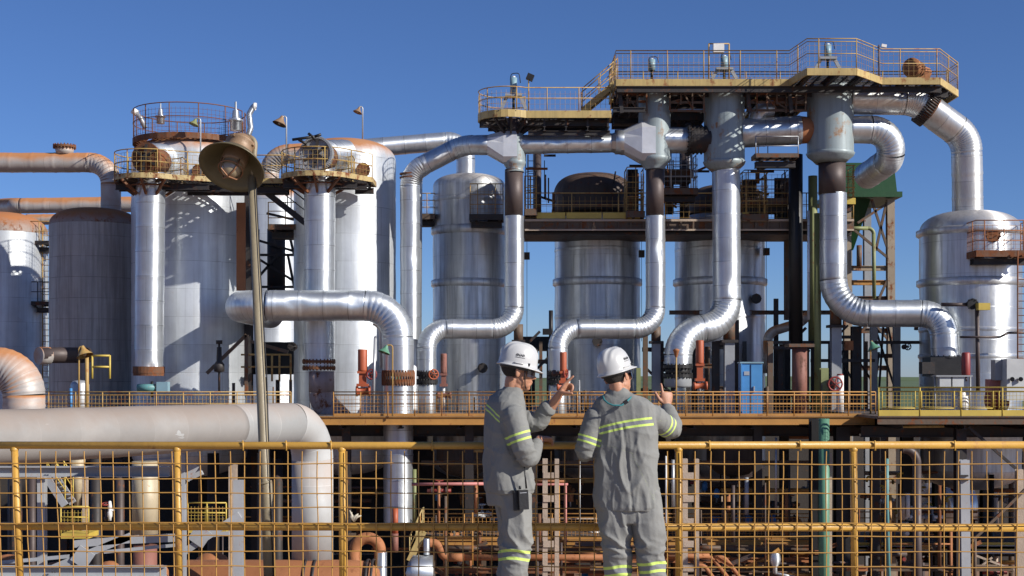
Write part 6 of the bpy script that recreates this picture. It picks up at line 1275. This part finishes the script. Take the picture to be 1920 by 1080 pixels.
def build_person(label, Y0, f, rings, arms, sleeves, legs, headc, hf, hpitch, hroll, neckb, armbands, torsoband, legbands, hands, collar, hs, logo_side, htilt, lensm, folds=1., pleat=None):
    f = Vector(f).normalized(); rt = f.cross(V(0, 0, 1)).normalized(); org = W(headc[0], 1145, Y0); org.z = 0
    def J(j): return W(*j) if isinstance(j, tuple) else j
    hc_ = W(*headc, Y0); R = headframe(hc_, hf, hpitch, hroll)
    def ring(c, a, b_, n=28, p=2.5):
        o_ = []
        for k in range(n):
            t = 2*math.pi*k/n; x, y = math.cos(t), math.sin(t); o_.append(c+f*a*math.copysign(abs(x)**(2/p), x)+rt*b_*math.copysign(abs(y)**(2/p), y))
        return o_
    # body: one continuous surface
    mb = MB(); head(mb, hc_, R, hs); nb = W(*neckb, Y0)
    limb(mb, [hc_+R @ V(0, -.03, -.05), hc_+R @ V(0, -.035, -.1), nb, nb-V(0, 0, .06)], [.05, .047, .05, .062])
    mb.loft([ring(W(u, v, Y0), max(a-.03, .03), max(b_-.03, .04)) for u, v, a, b_ in rings])
    for js, rs in arms: limb(mb, [J(j) for j in js], rs)
    for js, rs in legs: limb(mb, [J(j) for j in js], [r_-.022 for r_ in rs])
    for hd in hands: hand(mb, *hd)
    body = place(remesh(mb, 'person', .004, 4), 'person', skin, None, org); tag(body, label, 'person')
    # shirt
    mb = MB(); mb.loft([ring(W(u, v, Y0), a, b_) for u, v, a, b_ in rings])
    for js, rs in sleeves: limb(mb, [J(j) for j in js], rs)
    cc = nb; k_ = []
    for z, e_ in collar: k_.append([cc+R @ V(0, -.01, 0)*0+f*(.058+e_)*math.cos(2*math.pi*k/24)+rt*(.062+e_)*math.sin(2*math.pi*k/24)+V(0, 0, z+.012*math.cos(2*math.pi*k/24+math.pi)) for k in range(24)])
    mb.loft(k_)
    me = remesh(mb, 'shirt', .0075, 3); fa, ft = [], []; axes = [([J(j) for j in js], bd) for (js, rs), bd in zip(sleeves, armbands)]
    nrms = [v.normal.copy() for v in me.vertices]
    ctr = W(rings[4][0], 775, Y0); torso_axis = (W(rings[4][0], 775, Y0), W(rings[-2][0], rings[-2][1], Y0))
    hem_z = Z(rings[-1][1], Y0)
    for v, n_ in zip(me.vertices, nrms):
        p = v.co.copy(); best = None
        for js, bd in axes:
            for i in range(len(js)-1):
                t, d = segt(p, js[i], js[i+1])
                if best is None or d < best[0]: best = (d, t, i, bd, js)
        q = p-torso_axis[0]; lat = abs(q.dot(rt)); onarm = best and best[0] < .105 and (lat > .155 or best[2] > 0 or best[1] > .45)
        u_, v_ = upx(p)
        tb = torsoband(u_, v_, q.dot(f), q.dot(rt))
        if onarm:
            bd = best[3]; L_ = best[1]+best[2]; fa.append((L_-bd[0])/(bd[1]-bd[0])); ft.append(-9. if (tb is None or tb < .5) else 9.)
            js = best[4]; ax_ = (js[best[2]+1]-js[best[2]]).normalized(); al = (p-js[best[2]]).dot(ax_); rad = p-js[best[2]]-ax_*al
            s_ = V(rad.x*6, rad.y*6, rad.z*6)+ax_*al*17; el = math.exp(-((L_-1)/.28)**2)
            d = (ridge(s_)*.55+ridge(s_*1.9+V(3, 1, 2))*.28)*(.008+.012*el)
        else:
            fa.append(9. if best and best[1]+best[2] > (best[3][0]+best[3][1])/2 and best[3][0] > 0 else -9.); ft.append(-9. if tb is None else tb)
            s_ = V(q.dot(rt)*9, q.dot(f)*7, p.z*3.2+q.dot(rt)*2.2); low = max(0, min(1, (ctr.z-.05-p.z)/.25))
            d = ridge(s_+V(5.1, 0, Y0*9))*(.005+.013*low)+ridge(s_*2.1)*(.004+.003*low)+ridge(V(q.dot(rt)*4+p.z*5, q.dot(f)*5, p.z*4))*.007
        if p.z < hem_z+.02: d *= .5
        if not onarm and pleat is not None and q.dot(f) < 0 and q.z < -.06: d -= .009*math.exp(-((q.dot(rt)-pleat+q.z*.12)/.009)**2)
        v.co = p+n_*d*folds*.8
    attrs(me, fa, ft); place(me, 'shirt', clothg, body, None)
    # trousers
    mb = MB(); top = rings[-3]; mb.loft([ring(W(top[0], v, Y0), top[2]-.012+e_, top[3]-.02+e_) for v, e_ in ((top[1], -.01), (top[1]+20, 0), (rings[-1][1]+6, 0), (rings[-1][1]+24, -.012))])
    for js, rs in legs: limb(mb, [J(j) for j in js[:-1]]+[J(js[-1])], rs)
    me = remesh(mb, 'trousers', .008, 3); fa, ft = [], []; nrms = [v.normal.copy() for v in me.vertices]
    for v, n_ in zip(me.vertices, nrms):
        p = v.co.copy(); u_, v_ = upx(p); b_ = min(range(len(legs)), key=lambda i: abs(u_-(legs[i][0][1][0] if isinstance(legs[i][0][1], tuple) else 0))); lo, hi = legbands[b_]
        wob = 2.*math.sin(u_*.09); fa.append((v_-lo-wob)/(hi-lo)); ft.append(-1.)
        kn = math.exp(-((p.z-.5)/.12)**2); q = p-org
        s_ = V(q.x*7+p.z*2, q.y*7, p.z*(6+3*kn)+q.x*3); d = ridge(s_)*(.009+.013*kn)+ridge(s_*2.2)*.004
        v.co = p+n_*d*folds
    attrs(me, fa, ft); place(me, 'trousers', clotht, body, None)
    for i, (js, rs) in enumerate(legs):
        a = J(js[-1]); mb = MB(); limb(mb, [V(a.x, a.y, .16), V(a.x, a.y, .06)], [.06, .058]); ell(mb, V(a.x, a.y, .05)+f*.07, (.052, .052, .05)); limb(mb, [V(a.x, a.y, .045)-f*.05, V(a.x, a.y, .045)+f*.17], [.043, .043]); mb.box(V(a.x, a.y, .012)+f*.06, (.09, .29, .024), headframe(a, f, 0))
        place(remesh(mb, 'boot', .008, 2), 'boot', bootm, body, None)
    haircap(body, hc_, R, hs); helmet(body, hc_, R, htilt, logo_side); glasses(body, hc_, R, hs, lensm)
    for q in (-1, 1): mb = MB(); ell(mb, hc_+R @ (V(q*.032, .079, -.002)*hs), (.012, .012, .012), R); mb.build('eye', eyew, body)
    return body, hc_, R, f, rt
# left worker: seen from his right side, leaning one hand on the rail, pointing with the other
YA = 9.1; fA = V(.96, .28, 0).normalized(); rtA = fA.cross(V(0, 0, 1))
ringsA = [(960, 727, .05, .06), (955, 735, .075, .105), (951, 744, .098, .155), (949, 754, .112, .18), (948, 770, .12, .19), (949, 800, .13, .185), (949, 840, .132, .175), (951, 880, .142, .18), (953, 905, .152, .188), (955, 922, .153, .192)]
shR = W(949, 776, YA)+rtA*.178; shL = W(950, 776, YA)-rtA*.175
elR, wrR = W(989, 858, 8.9), W(1012, 823, 9.29); elL, wrL = W(1004, 792, 9.22), W(1048, 741, 9.14)
def tbA(u, v, df, dr):
    if df > .02: return -1. if v < 800 else 2.
    return (v-(756+(u-912)*.95))/13.
bA, hcA, RA, _, _ = build_person('worker in grey and white helmet resting a hand on the rail while pointing ahead', YA, fA, ringsA,
    [([shR, elR, wrR], [.055, .042, .028]), ([shL, elL, wrL], [.055, .042, .027])],
    [([shR, elR, W(1007, 832, 9.22)], [.078, .064, .042]), ([shL, elL, W(1021, 772, 9.19), W(1027, 766, 9.18)], [.08, .066, .052, .06])],
    [([(964, 905, 9.03), (970, 1005, 9.0), (959, 1118, 9.02)], [.115, .09, .078]), ([(950, 905, 9.2), (962, 1005, 9.22), (950, 1118, 9.24)], [.115, .088, .076])],
    (971, 697), (.985, .17, 0), math.radians(-5), 0, (962, 738), [(.43, .62), (-9, -8)], tbA, [(1031, 1051), (1031, 1051)],
    [(wrR, (W(1036, 822, 9.40)-wrR), V(.25, .15, -1), V(-.3, 1, .2), ((.35, .5, .5), (.4, .55, .5), (.45, .55, .5), (.5, .6, .5)), 1.0),
     (wrL, V(.62, 0, .74), V(.62, -.5, -.55), V(-.4, -.5, .7), ((.1, .08, .05), (1.0, 1.2, .8), (1.15, 1.25, .8), (1.25, 1.3, .9)), 1.08, .35, (.35, .15, 1.))],
    ((-.02, .012), (.0, .012), (.03, .003), (.036, -.004)), 1.04, (-.25, 1), math.radians(-6), lens)
MB().sweep([hcA+RA @ V(*p) for p in ((.083, .03, .03), (.078, .035, -.03), (.06, .045, -.085), (.0, .07, -.122))], .004, 5).build('chin_strap', blkp, bA)
t = thing('two_way_radio', 'black two way radio with stub antenna hanging at the hip of the left worker', 'radio', W(981, 955, 8.86)); Rr = Matrix.Rotation(.25, 3, 'Z') @ Matrix.Rotation(-.05, 3, 'Y')
MB().box(W(981, 937, 8.875), (.062, .04, .125), Rr).build('radio_body', blkp, t); MB().box(W(970, 938, 8.9), (.05, .03, .13), Rr).build('holster', blkp, t)
MB().cyl(W(987, 916, 8.87), W(983, 874, 8.87), .0065, .004, 8).build('antenna', blkp, t)
MB().cyl(W(975, 917, 8.87), W(975, 911, 8.87), .008, seg=8).build('knob', blkp, t); MB().box(W(981, 924, 8.852), (.045, .004, .004), Rr).build('label_strip', galv, t)
# right worker: seen from behind, raising his right hand
YBk = 9.12; fB = V(.2, .98, 0).normalized(); rtB = fB.cross(V(0, 0, 1))
ringsB = [(1158, 733, .05, .06), (1161, 742, .075, .115), (1166, 751, .098, .175), (1169, 760, .112, .205), (1170, 778, .122, .214), (1172, 820, .132, .21), (1173, 860, .135, .205), (1174, 910, .142, .205), (1177, 938, .148, .21), (1178, 955, .148, .21)]
sL = W(1117, 782, YBk); sR = W(1223, 780, YBk)
eL, wL = W(1097, 846, 9.1), W(1118, 832, 9.36); eR, wR = W(1259, 803, 9.25), W(1250, 762, 9.46)
def tbB(u, v, df, dr):
    if df > .05: return -1. if v < 805 else 2.
    x = (u-1105)/132.; top = 806-44*x+21*x*x*.9 if x > 0 else 806; return (v-top)/16.
bB, hcB, RB, _, _ = build_person('worker in grey and white helmet seen from behind with teal lanyard, one hand raised', YBk, fB, ringsB,
    [([sL, eL, wL], [.055, .042, .028]), ([sR, eR, wR], [.055, .042, .028])],
    [([sL, eL, W(1113, 836, 9.3)], [.078, .064, .05]), ([sR, eR, W(1251, 768, 9.43)], [.08, .07, .05])],
    [([(1150, 930, 9.12), (1157, 1010, 9.1), (1160, 1118, 9.14)], [.118, .092, .08]), ([(1206, 930, 9.1), (1218, 1010, 9.06), (1226, 1118, 9.1)], [.118, .093, .08])],
    (1157, 706), (.62, .78, 0), math.radians(9), math.radians(-9), (1159, 742), [(.58, .78), (.52, .74)], tbB, [(1061, 1081), (1054, 1074)],
    [(wL, V(.35, .3, -.1), V(0, .1, -1), V(.7, .6, 0), ((.4, .5, .5),)*4, 1.0),
     (wR, V(.02, .12, 1), V(-.35, .9, 0), V(-.6, -.4, .2), ((.12, .15, .1), (1.2, 1.3, .8), (1.3, 1.3, .8), (1.35, 1.3, .9)), 1.08)],
    ((-.02, .02), (.0, .022), (.036, .008), (.044, -.002)), 1.04, (-.05, 1), math.radians(3), lens, pleat=.0)
pts = [W(*p) for p in ((1130, 742, 9.09), (1133, 750, 9.01), (1140, 756, 8.98), (1150, 760, 8.97), (1166, 760, 8.97), (1176, 752, 8.99), (1184, 744, 9.04))]
MB().sweep(pts, .006, 6).build('lanyard', strapm, bB); MB().box(W(1173, 754, 8.975), (.03, .008, .026), Matrix.Rotation(-.6, 3, 'Y')).build('lanyard_clip', blkp, bB)
